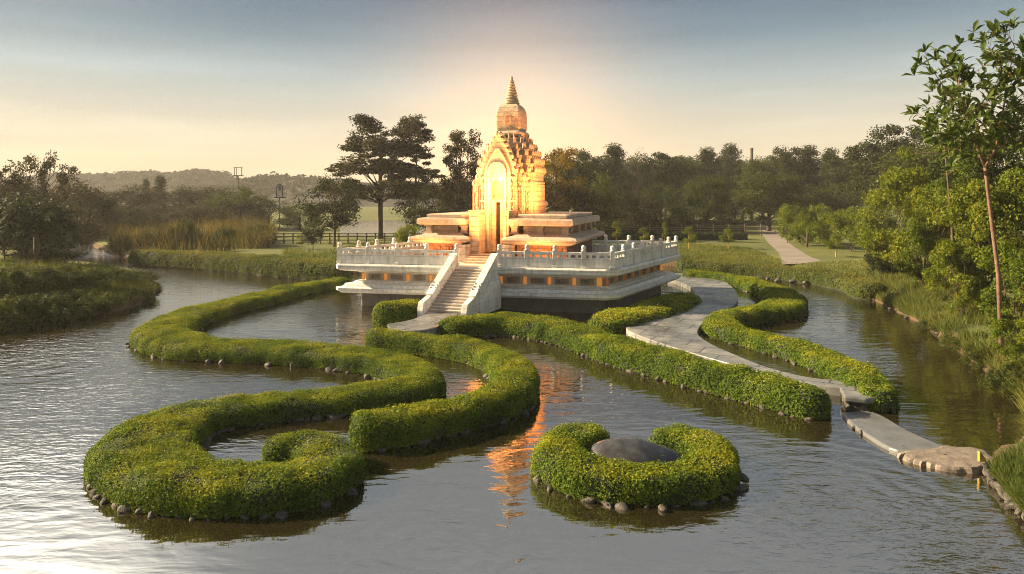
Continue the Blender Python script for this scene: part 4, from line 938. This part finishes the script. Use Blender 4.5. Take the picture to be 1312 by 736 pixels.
proto('small', 'small_tree', 111, 6, 2.0, (3.0, 2.2), 45, 0.8, 6500, (0.2, 0.13), M['leaf_dark'], M['bark_dark'], 0.13)
proto('lolli', 'young_tree', 112, 3.4, 1.3, (1.0, 1.15), 22, 0.42, 2600, (0.13, 0.09), M['leaf_lime'], M['yellow'], 0.07)
proto('bush', 'shrub', 113, 3.2, 0.3, (1.9, 1.5), 38, 0.62, 6500, (0.15, 0.1), M['leaf_lime'], M['bark'], 0.06, shape='bush', forks=3)
proto('bushdark', 'shrub', 114, 2.4, 0.3, (1.5, 1.2), 36, 0.5, 6000, (0.13, 0.09), M['leaf_dark'], M['bark_dark'], 0.05, shape='bush')
proto('bank', 'shrub', 115, 2.2, 0.2, (1.9, 1.1), 80, 0.34, 11000, (0.17, 0.06), M['leaf_mid'], M['bark_dark'], 0.04, shape='bush', forks=3, flat=1.5)
proto('lime', 'leafy_tree', 116, 8, 1.0, (3.2, 3.8), 85, 0.72, 17000, (0.2, 0.12), M['leaf_lime'], M['bark'], 0.13, shape='bush', forks=2, gap=0.32)
proto('lime2', 'leafy_tree', 117, 6.5, 0.8, (2.6, 3.1), 70, 0.58, 15000, (0.18, 0.1), M['leaf_lime'], M['bark'], 0.1, shape='bush', forks=3, gap=0.32)
proto('green', 'leafy_tree', 118, 10, 1.5, (3.8, 4.6), 95, 0.95, 18000, (0.23, 0.14), M['leaf_mid'], M['bark_dark'], 0.2, gap=0.15)
proto('bare', 'bare_tree', 119, 14, 3.0, (2.6, 4.4), 26, 0.5, 160, (0.12, 0.06), M['leaf_olive'], M['bark'], 0.16, forks=3)

RT = 'trees of the far wood right of the temple'
for a in [
  ('gold', 712, 84, 193, 64, 'golden green tree close behind the right shoulder of the temple'),
  ('oak', 742, 108, 196, 58, 'dark broad tree just right of the golden tree behind the temple'),
  ('conifer', 787, 122, 188, 50, 'dark pointed conifer beside the bare-branched tree'),
  ('oak', 832, 130, 199, 60, 'dark rounded tree standing right of the bare-branched tree'),
  ('oak2', 870, 132, 203, 56, 'green-topped tree in the wood, above the young trees on the lawn'),
  ('conifer', 906, 135, 193, 48, 'dark conifer in the wood, first to the left of the chimney'),
  ('conifer', 936, 138, 188, 44, 'slender dark conifer nearest the chimney, on its left'),
  ('oak2', 978, 128, 203, 56, 'broad tree standing directly right of the chimney'),
  ('oak', 1005, 132, 192, 56, 'dark tree above the top end of the far path'),
  ('conifer', 1036, 130, 190, 46, 'pointed dark conifer above the palm-like shrub'),
  ('conifer', 1064, 126, 194, 42, 'pointed dark conifer left of the tallest tree of the wood'),
  ('oak', 1094, 120, 204, 60, 'low broad dark tree left of the tallest tree of the wood'),
  ('oak', 1138, 98, 165, 76, 'tallest broad dark tree of the far wood on the right'),
  ('oak2', 1175, 84, 190, 80, 'broad tree between the tallest wood tree and the leafy right bank')]:
    plant(a[0], a[1], a[2], a[3]-2, a[4]*1.3, a[5], RT)
for a in [
  ('oak2', 725, 140, 203, 60, 'rearmost green tree glimpsed behind the golden tree'), ('oak', 762, 142, 200, 60, 'rearmost dark tree left of the first pointed conifer'), ('oak2', 808, 146, 203, 62, 'rearmost dark tree behind the bare-branched one'),
  ('oak', 852, 148, 203, 60, 'rearmost dark tree above the middle of the lawn'), ('oak2', 888, 150, 202, 58, 'rearmost tree filling the gap left of the conifers'), ('oak', 922, 152, 201, 58, 'rearmost tree filling the gap between the two conifers by the chimney'),
  ('oak', 952, 140, 206, 46, 'dark tree directly in front of the chimney'), ('oak2', 1022, 150, 202, 60, 'rearmost tree filling the gap above the far path'), ('oak', 1052, 148, 202, 60, 'rearmost tree between the two right-hand conifers'), ('oak2', 1082, 146, 203, 60, 'rearmost tree right of the last conifer')]:
    plant(a[0], a[1], a[2], a[3], a[4]*1.25, a[5], RT)
LT = 'lower trees at the edge of the far wood'
for a in [
  ('round', 768, 92, 222, 64, 'pale olive rounded tree behind the right wing of the plinth'),
  ('olive', 738, 84, 238, 66, 'low dusky tree tucked behind the right end of the roof slab'),
  ('round', 848, 104, 236, 74, 'dark round-crowned tree behind the young trees on the lawn'),
  ('olive', 812, 98, 246, 60, 'low brownish tree between two round-crowned ones behind the lawn'),
  ('oak2', 905, 100, 226, 52, 'light green tree at the wood edge under the conifers left of the chimney'),
  ('round', 942, 112, 244, 60, 'low dark tree at the wood edge under the chimney'),
  ('oak2', 985, 104, 222, 80, 'large sunlit tree at the wood edge beside the top of the path'),
  ('round', 1030, 116, 238, 66, 'shaded tree behind the palm-like shrub by the path'),
  ('round', 1078, 104, 236, 70, 'shaded tree behind the yellow-green thicket'),
  ('round', 885, 112, 258, 54, 'lowest dark tree behind the last two young trees'),
  ('round', 790, 110, 258, 60, 'low dark tree behind the first young trees by the plinth')]:
    plant(a[0], a[1], a[2], a[3], a[4]*1.2, a[5], LT)
plant('bare', 812, 126, 188, 34, 'bare-branched pale tree rising from the far wood')
LF = 'hazy trees beyond the left stream'
for a in [
  ('sparse', 54, 70, 197, 62, 'tall open-crowned tree above the far left thicket'),
  ('sparse', 6, 68, 211, 48, 'open-crowned tree at the far left edge'),
  ('olive', 26, 74, 232, 110, 'wide dark thicket tree at the left edge behind the drooping palm'),
  ('olive', 96, 88, 233, 100, 'dark rounded tree left of the stream bend, under the open-crowned tree'),
  ('olive', 146, 112, 239, 90, 'low wide tree beyond the upper end of the stream'),
  ('conifer', 187, 130, 230, 20, 'small pointed tree on the left skyline, the smaller of the pair'),
  ('conifer', 205, 128, 226, 30, 'pointed tree on the left skyline, the larger of the pair'),
  ('olive', 222, 116, 240, 90, 'low wide tree under the two pointed trees on the skyline'),
  ('olive', 272, 116, 240, 84, 'low wide tree left of the floodlight mast'),
  ('round', 308, 108, 240, 70, 'rounded green tree under the floodlight mast'),
  ('round', 345, 112, 256, 50, 'small rounded tree under the dark bell frame'),
  ('round', 385, 108, 262, 46, 'low green bush-like tree behind the wooden fence'),
  ('olive', 120, 100, 256, 90, 'brownish low tree behind the head of the stream'),
  ('olive', 180, 98, 262, 80, 'brownish low tree behind the left half of the reeds'),
  ('olive', 250, 100, 262, 80, 'dusky low tree behind the middle of the reeds')]:
    plant(a[0], a[1], a[2], a[3], a[4]*1.2, a[5], LF)
plant('bare', 332, 118, 234, 14, 'thin bare tree between the floodlight mast and the bell frame')
plant('umbrella', 488, 86, 152, 150, 'largest spreading tree left of the temple, its crown in flat open layers')
plant('umbrella2', 530, 92, 150, 84, 'second spreading tree, leaning close beside the largest one')
plant('open', 592, 84, 168, 60, 'open lacy tree just left of the temple tower')
plant('small', 428, 72, 226, 82, 'smaller dark tree left of the spreading trees, at the wooden fence')
plant('small', 548, 78, 240, 84, 'low dark tree under the spreading trees beside the left plinth wing')
plant('oak2', 588, 96, 226, 60, 'dense dark tree behind the left wing of the plinth')
plant('small', 401, 64, 279, 28, 'tiny tree with two thin stems in front of the wooden fence')
plant('lolli', 385, 68, 300, 14, 'small sapling left of the tiny two-stemmed tree', name='sapling')
plant('bush', 525, 60, 288, 40, 'yellow-green bush behind the left railing of the terrace')
for px, D, yt, w, lb in [(182, 74, 296, 40, 'feathery green shrub at the left end of the reeds'), (238, 71, 284, 40, 'tall feathery shrub rising from the middle of the reeds'), (290, 72, 290, 44, 'rounded shrub in the right half of the reeds'), (334, 73, 286, 40, 'bushy shrub at the right end of the reeds')]:
    plant('bank', px, D, yt, w, lb, 'shrubs among the reeds')
YG = 'young trees with yellow stems on the lawn'
for px, D, yt, w, lb in [(790, 76, 283, 14, 'narrow young tree with yellow stem nearest the plinth'), (825, 74, 291, 17, 'leaning young tree second from the plinth'), (852, 74, 284, 9, 'very thin young tree third from the plinth'),
                          (883, 68, 290, 20, 'round-crowned young tree with bright yellow stem, fourth from the plinth'), (933, 69, 293, 21, 'round-crowned young tree with yellow stem nearest the path')]:
    plant('lolli', px, D, yt, w, lb, YG)
plant('lolli', 1071, 60, 299, 26, 'round-crowned small tree on a thin trunk right of the path')
SG = 'shrubs right of the far path'
for a in [('bush', 1010, 78, 262, 34, 'upright shrub with pale flowers at the left end of the row by the path'), ('bush', 1028, 74, 284, 40, 'low yellow-green shrub along the path edge'), ('bush', 1062, 70, 272, 56, 'yellowish thicket shrub behind the small round tree'),
          ('bush', 1092, 66, 266, 60, 'tall yellow-green thicket shrub right of the small round tree'), ('bush', 1120, 62, 262, 60, 'bright yellow-green thicket shrub against the right bank trees'), ('bush', 1050, 76, 262, 40, 'feathery shrub behind the palm-like shrub')]:
    plant(*a[:5], a[5], SG)
plant('bushdark', 1130, 45, 318, 40, 'dense dark green rounded bush at the bend of the right channel')
RB = 'leafy trees on the right bank'
for a in [('lime', 1160, 44, 216, 100, 'bushy yellow-green tree behind the dark rounded bush'), ('green', 1215, 46, 176, 110, 'tall dark leafy tree behind the thin pale trunk'), ('lime', 1216, 36, 230, 96, 'yellow-green tree leaning over the right bank beside the thin pale trunk'),
          ('lime2', 1182, 37, 270, 70, 'lower yellow-green tree at the water side of the right bank'), ('lime', 1262, 31, 232, 110, 'dense yellow-green tree around the reddish trunk'), ('green', 1290, 40, 170, 130, 'dark leafy tree filling the background at the right edge'),
          ('lime2', 1300, 24.5, 310, 110, 'bright leafy bush-like tree at the right edge, below the large-leaved tree'), ('lime2', 1232, 30, 300, 80, 'fern-like yellow-green tree in front of the reddish trunk'), ('lime2', 1318, 21.5, 400, 80, 'leafy shrub hanging over the water at the right edge'), ('green', 1262, 36, 186, 110, 'tall leafy tree behind the fork of the reddish trunk'), ('lime', 1335, 30, 215, 120, 'tall leafy tree cut by the right edge of the view')]:
    plant(*a[:5], a[5], RB)
LB = 'weedy shrubs on the left bank'
for px, D, yt, w, lb in [(4, 34, 344, 86, 'weedy shrub at the left edge of the near left bank'), (44, 36, 341, 80, 'tall weedy shrub second from the left edge of the bank'), (88, 37.5, 340, 80, 'weedy shrub with yellow tips in the middle of the left bank'),
          (130, 40, 343, 76, 'weedy shrub right of the middle of the left bank'), (168, 43, 346, 64, 'last rounded shrub at the tip of the left bank'), (20, 43, 342, 90, 'shrub on the back of the left bank near the view edge'), (62, 33, 376, 100, 'low shrub overhanging the water on the near left bank'), (108, 35.2, 372, 84, 'low shrub overhanging the water under the yellow-tipped shrub'), (152, 38.3, 366, 84, 'low shrub overhanging the water near the tip of the left bank'), (10, 31.5, 380, 96, 'low shrub overhanging the water at the left edge'), (188, 43.5, 358, 40, 'lowest shrub at the very point of the left bank')]:
    plant('bank', px, D, yt, w, lb, LB, zb=-0.25 if 'overhanging' in lb or 'point' in lb else None)
TL = 'dark thicket bushes round the drooping palm'
for px, D, yt, w, lb in [(6, 52, 262, 90, 'dark thicket bush at the left edge, left of the drooping palm'), (40, 62, 270, 60, 'dark thicket bush right of the drooping palm'), (30, 60, 250, 120, 'largest dark thicket bush behind the drooping palm'), (60, 50, 318, 90, 'low dark bush in front of the drooping palm')]:
    plant('bushdark', px, D, yt, w, lb, TL)

for px, D, yt, w, lb in [(1146, 39.5, 372, 50, 'grassy shrub at the upper end of the right bank'), (1178, 35, 386, 60, 'grassy shrub overhanging the channel second along the right bank'), (1212, 30.5, 404, 66, 'grassy shrub overhanging the channel midway along the right bank'),
          (1248, 26.8, 424, 74, 'grassy shrub overhanging the channel below the reddish trunk'), (1280, 24, 440, 80, 'grassy shrub overhanging the channel near the right edge'), (1312, 20.6, 462, 90, 'leafy shrub drooping to the water at the right edge')]:
    plant('bank', px, D, yt, w, lb, 'shrubs overhanging the right channel', zb=0.0)

# drooping palm on the left, palm-like shrub by the path
def palm(px, D, ytop, wpx, nfr, label, lmat, seed, zt=0.35):
    rs = np.random.RandomState(seed); x = PX(px, D); z = tz1(x, D); Hh = PZ(ytop, D)-z; R = wpx*D/FPX/2
    root = empty('palm', (x, D, z)); tag(root, label, 'palm')
    mb = MB(); mb.tube([(0, 0, -.2), (0.05, 0, Hh*zt*0.5), (0, 0, Hh*zt)], [R*.07, R*.06, R*.05], 8); mb.build('trunk', M['bark'], root, smooth=True)
    P = []; T = []; N = []
    for k in range(nfr):
        a = rs.rand()*2*PI; up = 0.25+0.75*rs.rand(); L = R*(0.8+0.3*rs.rand())
        for t in np.linspace(0.12, 1, 44):
            r = L*t*(0.5+0.5*(1.2-up)); zz = Hh*zt+Hh*(1-zt)*(up*2.6*t-(1.55*up+0.55)*t*t*1.15)
            d = np.array([math.cos(a), math.sin(a), 0]); s = np.array([-d[1], d[0], 0])
            for sg in (-1, 1):
                l = R*0.2*(1-t*0.5); tg = s*sg+d*0.6+np.array([0, 0, -0.5]); tg /= np.linalg.norm(tg)
                P.append(d*r+np.array([0, 0, zz])+tg*l*0.5); T.append(tg); N.append(np.cross(tg, d)+rs.randn(3)*.2)
    P = np.array(P); lv, lf, lr = leaf_quads(P, np.array(N), R*0.24, R*0.035, 0.25, rs, tang=np.array(T)*3)
    np_mesh('crown', lv, lf, lmat, root, rnd=lr); return root
palm(46, 49, 246, 120, 44, 'dark drooping palm on the left bank', M['leaf_dark'], 5, 0.5)
palm(1034, 72, 253, 44, 16, 'palm-like spiky shrub beside the far path', M['leaf_lime'], 6, 0.4)

# the near tree with large leaves on the right
def big_leaf_tree():
    rs = np.random.RandomState(77); D = 23.0; bx = PX(1284, D); bz = tz1(bx, D)
    root = empty('large_leaved_tree', (bx, D, bz)); tag(root, 'large-leaved tree with a slim reddish forked trunk on the right bank', 'tree')
    def w(px, py, dy=0.0): return Vector((PX(px, D+dy)-bx, dy, PZ(py, D+dy)-bz))
    mb = MB(); fork = w(1262, 215)
    mb.tube([(0.02, 0, -0.3), w(1279, 350), w(1270, 280), w(1265, 240), fork], [.085, .07, .06, .052, .048], 8)
    tips = []
    limbs = [([fork, w(1250, 185, .2), w(1238, 150, .4), w(1228, 112, .5), w(1232, 80, .5)], .045), ([fork, w(1276, 190, -.3), w(1284, 150, -.5), w(1292, 100, -.6), w(1300, 60, -.5)], .045),
             ([w(1250, 185, .2), w(1226, 170, .9), w(1200, 158, 1.2), w(1183, 150, 1.3)], .025), ([w(1238, 150, .4), w(1215, 120, -.3), w(1196, 92, -.7), w(1190, 85, -.8)], .025),
             ([w(1228, 112, .5), w(1222, 84, .9), w(1216, 66, 1.0)], .018), ([w(1284, 150, -.5), w(1300, 128, .4), w(1325, 110, .8)], .022), ([w(1292, 100, -.6), w(1275, 72, -1.1), w(1268, 62, -1.2)], .018),
             ([w(1238, 150, .4), w(1262, 128, -.2), w(1276, 110, -.5)], .02), ([w(1276, 190, -.3), w(1300, 180, .6), w(1322, 172, 1)], .022), ([w(1250, 185, .2), w(1232, 196, -.8), w(1212, 190, -1.2)], .02),
             ([w(1292, 100, -.6), w(1310, 80, -1.1), w(1322, 60, -1.3)], .018), ([w(1228, 112, .5), w(1250, 92, 1.1), w(1262, 84, 1.3)], .016), ([w(1284, 150, -.5), w(1266, 160, -1.2), w(1250, 165, -1.6)], .016),
             ([w(1300, 60, -.5), w(1292, 44, -.2), w(1285, 38, 0)], .014), ([w(1284, 150, -.5), w(1306, 152, -.9), w(1326, 140, -1.2)], .016)]
    limbs += [([w(1250, 185, .2), w(1222, 182, -.5), w(1204, 176, -.8), w(1192, 168, -.9)], .02), ([w(1276, 190, -.3), w(1262, 176, -1.1), w(1244, 178, -1.6)], .018), ([w(1238, 150, .4), w(1224, 136, 1.2), w(1206, 130, 1.5)], .018),
              ([w(1284, 150, -.5), w(1310, 176, -1), w(1330, 188, -1.2)], .02), ([w(1292, 100, -.6), w(1312, 100, .7), w(1330, 90, 1.1)], .018), ([w(1238, 150, .4), w(1250, 138, -1), w(1268, 134, -1.5)], .016), ([w(1276, 190, -.3), w(1290, 172, 1.1), w(1308, 160, 1.5)], .018)]
    P = []; T = []; N = []; L = []
    for pts, r in limbs:
        mb.tube(pts, [r*(1-0.75*i/(len(pts)-1)) for i in range(len(pts))], 6)
        A = np.array([tuple(p) for p in pts]); n = len(A)
        for sgm in range(1 if r > .03 else 0, n-1):
            for t in np.linspace(0.12, 1.0, 7):
                if rs.rand() < 0.15: continue
                b = A[sgm]*(1-t)+A[sgm+1]*t; dv = A[sgm+1]-A[sgm]; dv /= np.linalg.norm(dv); off = rs.randn(3)*0.26
                tip = b+dv*0.1+off; mb.tube([b, tip], [.008, .004], 4)
                for q in range(rs.randint(5, 9)):   # a whorl of leaves
                    tg = dv*0.7+rs.randn(3)*0.75; tg[2] += 0.15; tg /= np.linalg.norm(tg); l = 0.42*(0.55+0.6*rs.rand())
                    P.append(tip+tg*l*0.5); T.append(tg); L.append(l); nn = np.array([0, -0.3, 1.0])+rs.randn(3)*0.45; N.append(nn)
    mb.build('trunk', M['bark_red'], root, smooth=True)
    P, T, N, L = map(np.array, (P, T, N, L)); N = unit(N-T*(T*N).sum(1, keepdims=True)); B = np.cross(N, T); Vv = []; F = []
    for i in range(len(P)):                          # six-cornered leaves folded along the midrib
        l, wv = L[i], L[i]*0.34; c, t, b, n_ = P[i], T[i], B[i], N[i]
        k = len(Vv); dr = -n_*0.05*l
        Vv += [c-t*l*.5, c-t*l*.15+b*wv*.42+n_*wv*.16, c+t*l*.2+b*wv*.5+n_*wv*.16, c+t*l*.55+dr*2, c+t*l*.2-b*wv*.5+n_*wv*.16, c-t*l*.15-b*wv*.42+n_*wv*.16, c+t*l*.1]
        F += [(k, k+1, k+6), (k+1, k+2, k+6), (k+2, k+3, k+6), (k+3, k+4, k+6), (k+4, k+5, k+6), (k+5, k, k+6)]
    np_mesh('crown', np.array(Vv), np.array(F), M['leaf_big'], root, rnd=np.repeat(rs.rand(len(P)), 6))
big_leaf_tree()
def thin_trunk(pts, D, r, label):
    root = empty('thin_tree', (0, 0, 0)); x0 = PX(pts[0][0], D); root.location = (x0, D, 0); tag(root, label, 'tree')
    mb = MB(); mb.tube([(PX(x, D)-x0, 0, PZ(y, D)) for x, y in pts], [r*(1-.6*i/(len(pts)-1)) for i in range(len(pts))], 7)
    rs = np.random.RandomState(9); C = []
    for k in range(9):
        i = rs.randint(max(1, len(pts)-3), len(pts)); x, y = pts[i]; a = np.array([PX(x, D)-x0, 0, PZ(y, D)]); b = a+rs.randn(3)*np.array([.6, .6, .3])+np.array([0, 0, .4]); mb.tube([a, (a+b)/2+[0, 0, .05], b], [.03, .02, .008], 5); C.append(b)
    mb.build('trunk', M['bark'], root, smooth=True)
    P = np.concatenate([c+unit(rs.randn(160, 3))*(rs.rand(160, 1)**.5)*np.array([.6, .6, .4]) for c in C]); lv, lf, lr = leaf_quads(P, rs.randn(len(P), 3)*.5+[0, 0, .6], .14, .08, .5, rs)
    np_mesh('crown', lv, lf, M['leaf_lime'], root, rnd=lr)
thin_trunk([(1226, 380), (1222, 320), (1218, 270), (1214, 225), (1211, 196)], 33, 0.09, 'thin pale trunk with a small crown rising through the right bank foliage')

# ------------------------------------------------------------------ grass, weeds and reeds: beyond counting
def blades(name, poly_px, z, count, hgt, wdt, lm, seed, spread=0.35, cluster=0.0, zmin=0.12):
    rs = np.random.RandomState(seed); poly = np.array([G(x, y, z)[:2] for x, y in poly_px]); lo, hi = poly.min(0), poly.max(0); P = np.zeros((0, 2))
    while len(P) < count:
        q = lo+rs.rand(count*3, 2)*(hi-lo); q = q[inside(q, poly)]
        if cluster: q = q[noise(np.c_[q, np.zeros(len(q))], cluster, seed)+rs.rand(len(q))*0.55 > 0.22]
        P = np.r_[P, q]
    P = P[:count]; tzv = terr(P); ok = tzv > zmin; P = P[ok]; tzv = tzv[ok]; n = len(P)
    h = hgt*(0.45+0.8*rs.rand(n))*np.clip(1+0.35*noise(np.c_[P, np.zeros(n)], 0.8, seed)+0.5*noise(np.c_[P, np.zeros(n)], 0.22, seed+1), 0.25, 2); T = unit(np.c_[rs.randn(n, 2)*spread, np.ones(n)]); a = rs.rand(n)*6.28; B = np.c_[np.cos(a), np.sin(a), np.zeros(n)]
    b = np.c_[P, tzv-0.03]; mid = b+T*(h*0.55)[:, None]; dr = np.c_[T[:, :2]*1.6, np.ones(n)*0.85]; tip = mid+unit(dr)*(h*0.5)[:, None]
    w = (wdt*(0.7+0.6*rs.rand(n)))[:, None]
    V = np.stack([b-B*w*.4, b+B*w*.4, mid+B*w*.5, tip+B*w*.08, tip-B*w*.08, mid-B*w*.5], 1).reshape(-1, 3)
    k = np.arange(n)[:, None]*6; F = np.concatenate([k+np.array([[0, 1, 2, 5]]), k+np.array([[5, 2, 3, 4]])])
    r = rs.rand(n); o = np_mesh(name, V, F, lm, rnd=np.r_[r, r]); tag(o, kind='stuff'); return o
blades('grass', [(1122, 388), (1118, 360), (1150, 340), (1230, 360), (1330, 420), (1330, 530), (1300, 500), (1262, 476), (1225, 448), (1195, 426), (1160, 406)], 0.8, 48000, 0.55, 0.03, M['bankgrass'], 21, 0.6, 0.8, -0.1)
blades('grass', [(1260, 592), (1290, 572), (1330, 560), (1345, 690), (1312, 668), (1290, 640)], 0.6, 14000, 0.34, 0.022, M['bankgrass'], 22, 0.5)
blades('grass', [(870, 341), (870, 312), (960, 318), (1010, 338), (1120, 340), (1125, 372), (1050, 358), (960, 346)], 0.7, 26000, 0.22, 0.04, M['bankgrass'], 23, 0.5)
blades('weeds', [(-60, 425), (-60, 340), (60, 338), (140, 344), (185, 352), (203, 366), (198, 380), (170, 395), (100, 408), (0, 424)], 0.7, 16000, 0.5, 0.03, M['bankgrass'], 24, 0.45, 0.5)
blades('reeds', [(140, 316), (146, 298), (200, 292), (290, 290), (335, 296), (352, 308), (345, 320), (290, 326), (200, 326), (150, 324)], 0.7, 15000, 1.9, 0.07, M['reed'], 25, 0.22, 0.3)
blades('grass', [(360, 345), (366, 312), (520, 312), (560, 330), (480, 346)], 0.7, 14000, 0.3, 0.045, M['bankgrass'], 26, 0.5, 0.3)

# ------------------------------------------------------------------ fence, mast, bell frame, chimney, lawn hedges
def fence(px0, px1, D, label, hgt=1.25, n=16):
    x0, x1 = PX(px0, D), PX(px1, D); root = empty('wooden_fence', (x0, D, tz1(x0, D))); tag(root, label, 'fence')
    d = (x1-x0)/n
    for k in range(n+1): mb = MB(); mb.box(k*d-.06, k*d+.06, -.06, .06, -.2, hgt); mb.build('post', M['wood'], root)
    for z in (.45, .85, 1.15): mb = MB(); mb.box(0, x1-x0, -.1, -.061, z-.05, z+.05); mb.build('rail', M['wood'], root)
fence(352, 540, 76, 'low wooden post and rail fence on the meadow left of the terrace')
fence(772, 975, 92, 'long thin wire-and-post fence across the lawn behind the young trees', 1.6, 10)
D = 210; x = PX(305, D); zb = 0.7; mr = empty('floodlight_mast', (x, D, zb)); tag(mr, 'tall floodlight mast with an open square frame on the skyline', 'mast')
zt = PZ(215, D)-zb; zp = PZ(226, D)-zb
mb = MB(); mb.tube([(0, 0, -.5), (0, 0, zp)], [.28, .2], 8); mb.build('pole', M['iron'], mr)
mb = MB(); mb.box(-1.5, 1.5, -.5, .5, zp, zp+.3); mb.build('platform', M['iron'], mr)
for s in (-1.15, -.4, 1.15): mb = MB(); mb.box(s-.09, s+.09, -.09, .09, zp+.302, zt); mb.build('upright', M['iron'], mr)
mb = MB(); mb.box(-1.3, 1.3, -.1, .1, zt+.002, zt+.18); mb.build('crossbar', M['iron'], mr)
D = 112; x = PX(358, D); br = empty('bell_frame', (x, D, 0.7)); tag(br, 'dark arched bell frame on a small platform raised on a thin post', 'bell frame')
z0 = PZ(253, D)-.7; z1 = PZ(236, D)-.7
mb = MB(); mb.tube([(0, 0, -.3), (0, 0, z0-.12)], [.09, .07], 8); mb.build('post', M['iron'], br)
mb = MB(); mb.box(-.75, .95, -.4, .4, z0-.12, z0+.05); mb.build('platform', M['iron'], br)
mb = MB(); pts = [(-.5, 0, z0+.052)]+[(-.5*math.cos(a), 0, z1-.62+.55*math.sin(a)) for a in np.linspace(0, PI, 12)]+[(.5, 0, z0+.052)]; mb.tube(pts, .13, 8); mb.build('arch', M['iron'], br)
mb = MB(); mb.lathe([(.02, z1-.25), (.16, z1-.35), (.2, z1-.7), (.3, z1-1.0), (.32, z1-1.06), (.05, z1-1.08)], 14); mb.build('bell', M['iron'], br, smooth=True)
D = 150; x = PX(963, D); ch = empty('chimney', (x, D, 0.7)); tag(ch, 'slim brick chimney poking above the far wood', 'chimney')
zt = PZ(190, D)-.7; mb = MB(); mb.lathe([(.42, -.3), (.33, zt-.3)], 16); mb.build('stack', M['chimney'], ch, smooth=False)
mb = MB(); mb.lathe([(.33, zt-.298), (.39, zt-.25), (.39, zt-.02), (.28, zt)], 16); mb.build('rim', M['chimney'], ch)
for i, (D, lb) in enumerate(((84, 'front row of low dark hedge across the shaded lawn'), (96, 'middle row of low dark hedge across the shaded lawn'), (110, 'rear row of low dark hedge at the foot of the wood'))):
    hedge('lawn_hedge', [(PX(765, D), D, 1.6), (PX(860, D), D+.6, 1.8), (PX(958-i*3, D), D, 1.6)], 0.9+.3*i, lb, 'hedge', (0.22, 0.13), 1.6, M['leaf_dark'], z0=0.68, seed=60+i, group='low hedges on the shaded lawn')

# woodland on the far hills: beyond counting
for V, n_, seed in RIDGES:
    rs = np.random.RandomState(seed+90); f = grid_faces(n_, 420); f = f[V[f[:, 0], 2] > 1.0]; f = f[V[f[:, 0], 1] < V[:, 1].mean()+20]; ii = rs.randint(0, len(f), 5200); A = V[f[ii]]
    C = A[:, 0]+(A[:, 2]-A[:, 0])*rs.rand(len(ii), 1)+np.array([0, 0, 1.0]); sc = 1.6+1.8*rs.rand(len(ii), 1, 1)
    Q = unit(rs.randn(len(ii)*9, 3)).reshape(-1, 9, 3)*np.array([1, 1, 0.8])*sc; P = (C[:, None]+Q).reshape(-1, 3)
    lv, lf, lr = leaf_quads(P, Q.reshape(-1, 3), 2.6, 1.9, 0.4, rs); o = np_mesh('far_woodland', lv, lf, M['hill_leaf'], rnd=lr); tag(o, kind='stuff')

# ------------------------------------------------------------------ haze
m = bpy.data.materials.new('haze'); m.use_nodes = True; n = m.node_tree.nodes; n.remove(n['Principled BSDF'])
pv = n.new('ShaderNodeVolumePrincipled'); pv.inputs['Density'].default_value = HAZE_D; pv.inputs['Color'].default_value = (0.95, 0.93, 0.9, 1); pv.inputs['Anisotropy'].default_value = 0.15
m.node_tree.links.new(pv.outputs[0], n['Material Output'].inputs['Volume'])
mb = MB(); mb.box(-900, 900, -60, 660, -2.4, 48); hz = mb.build('haze', m); tag(hz, kind='stuff')
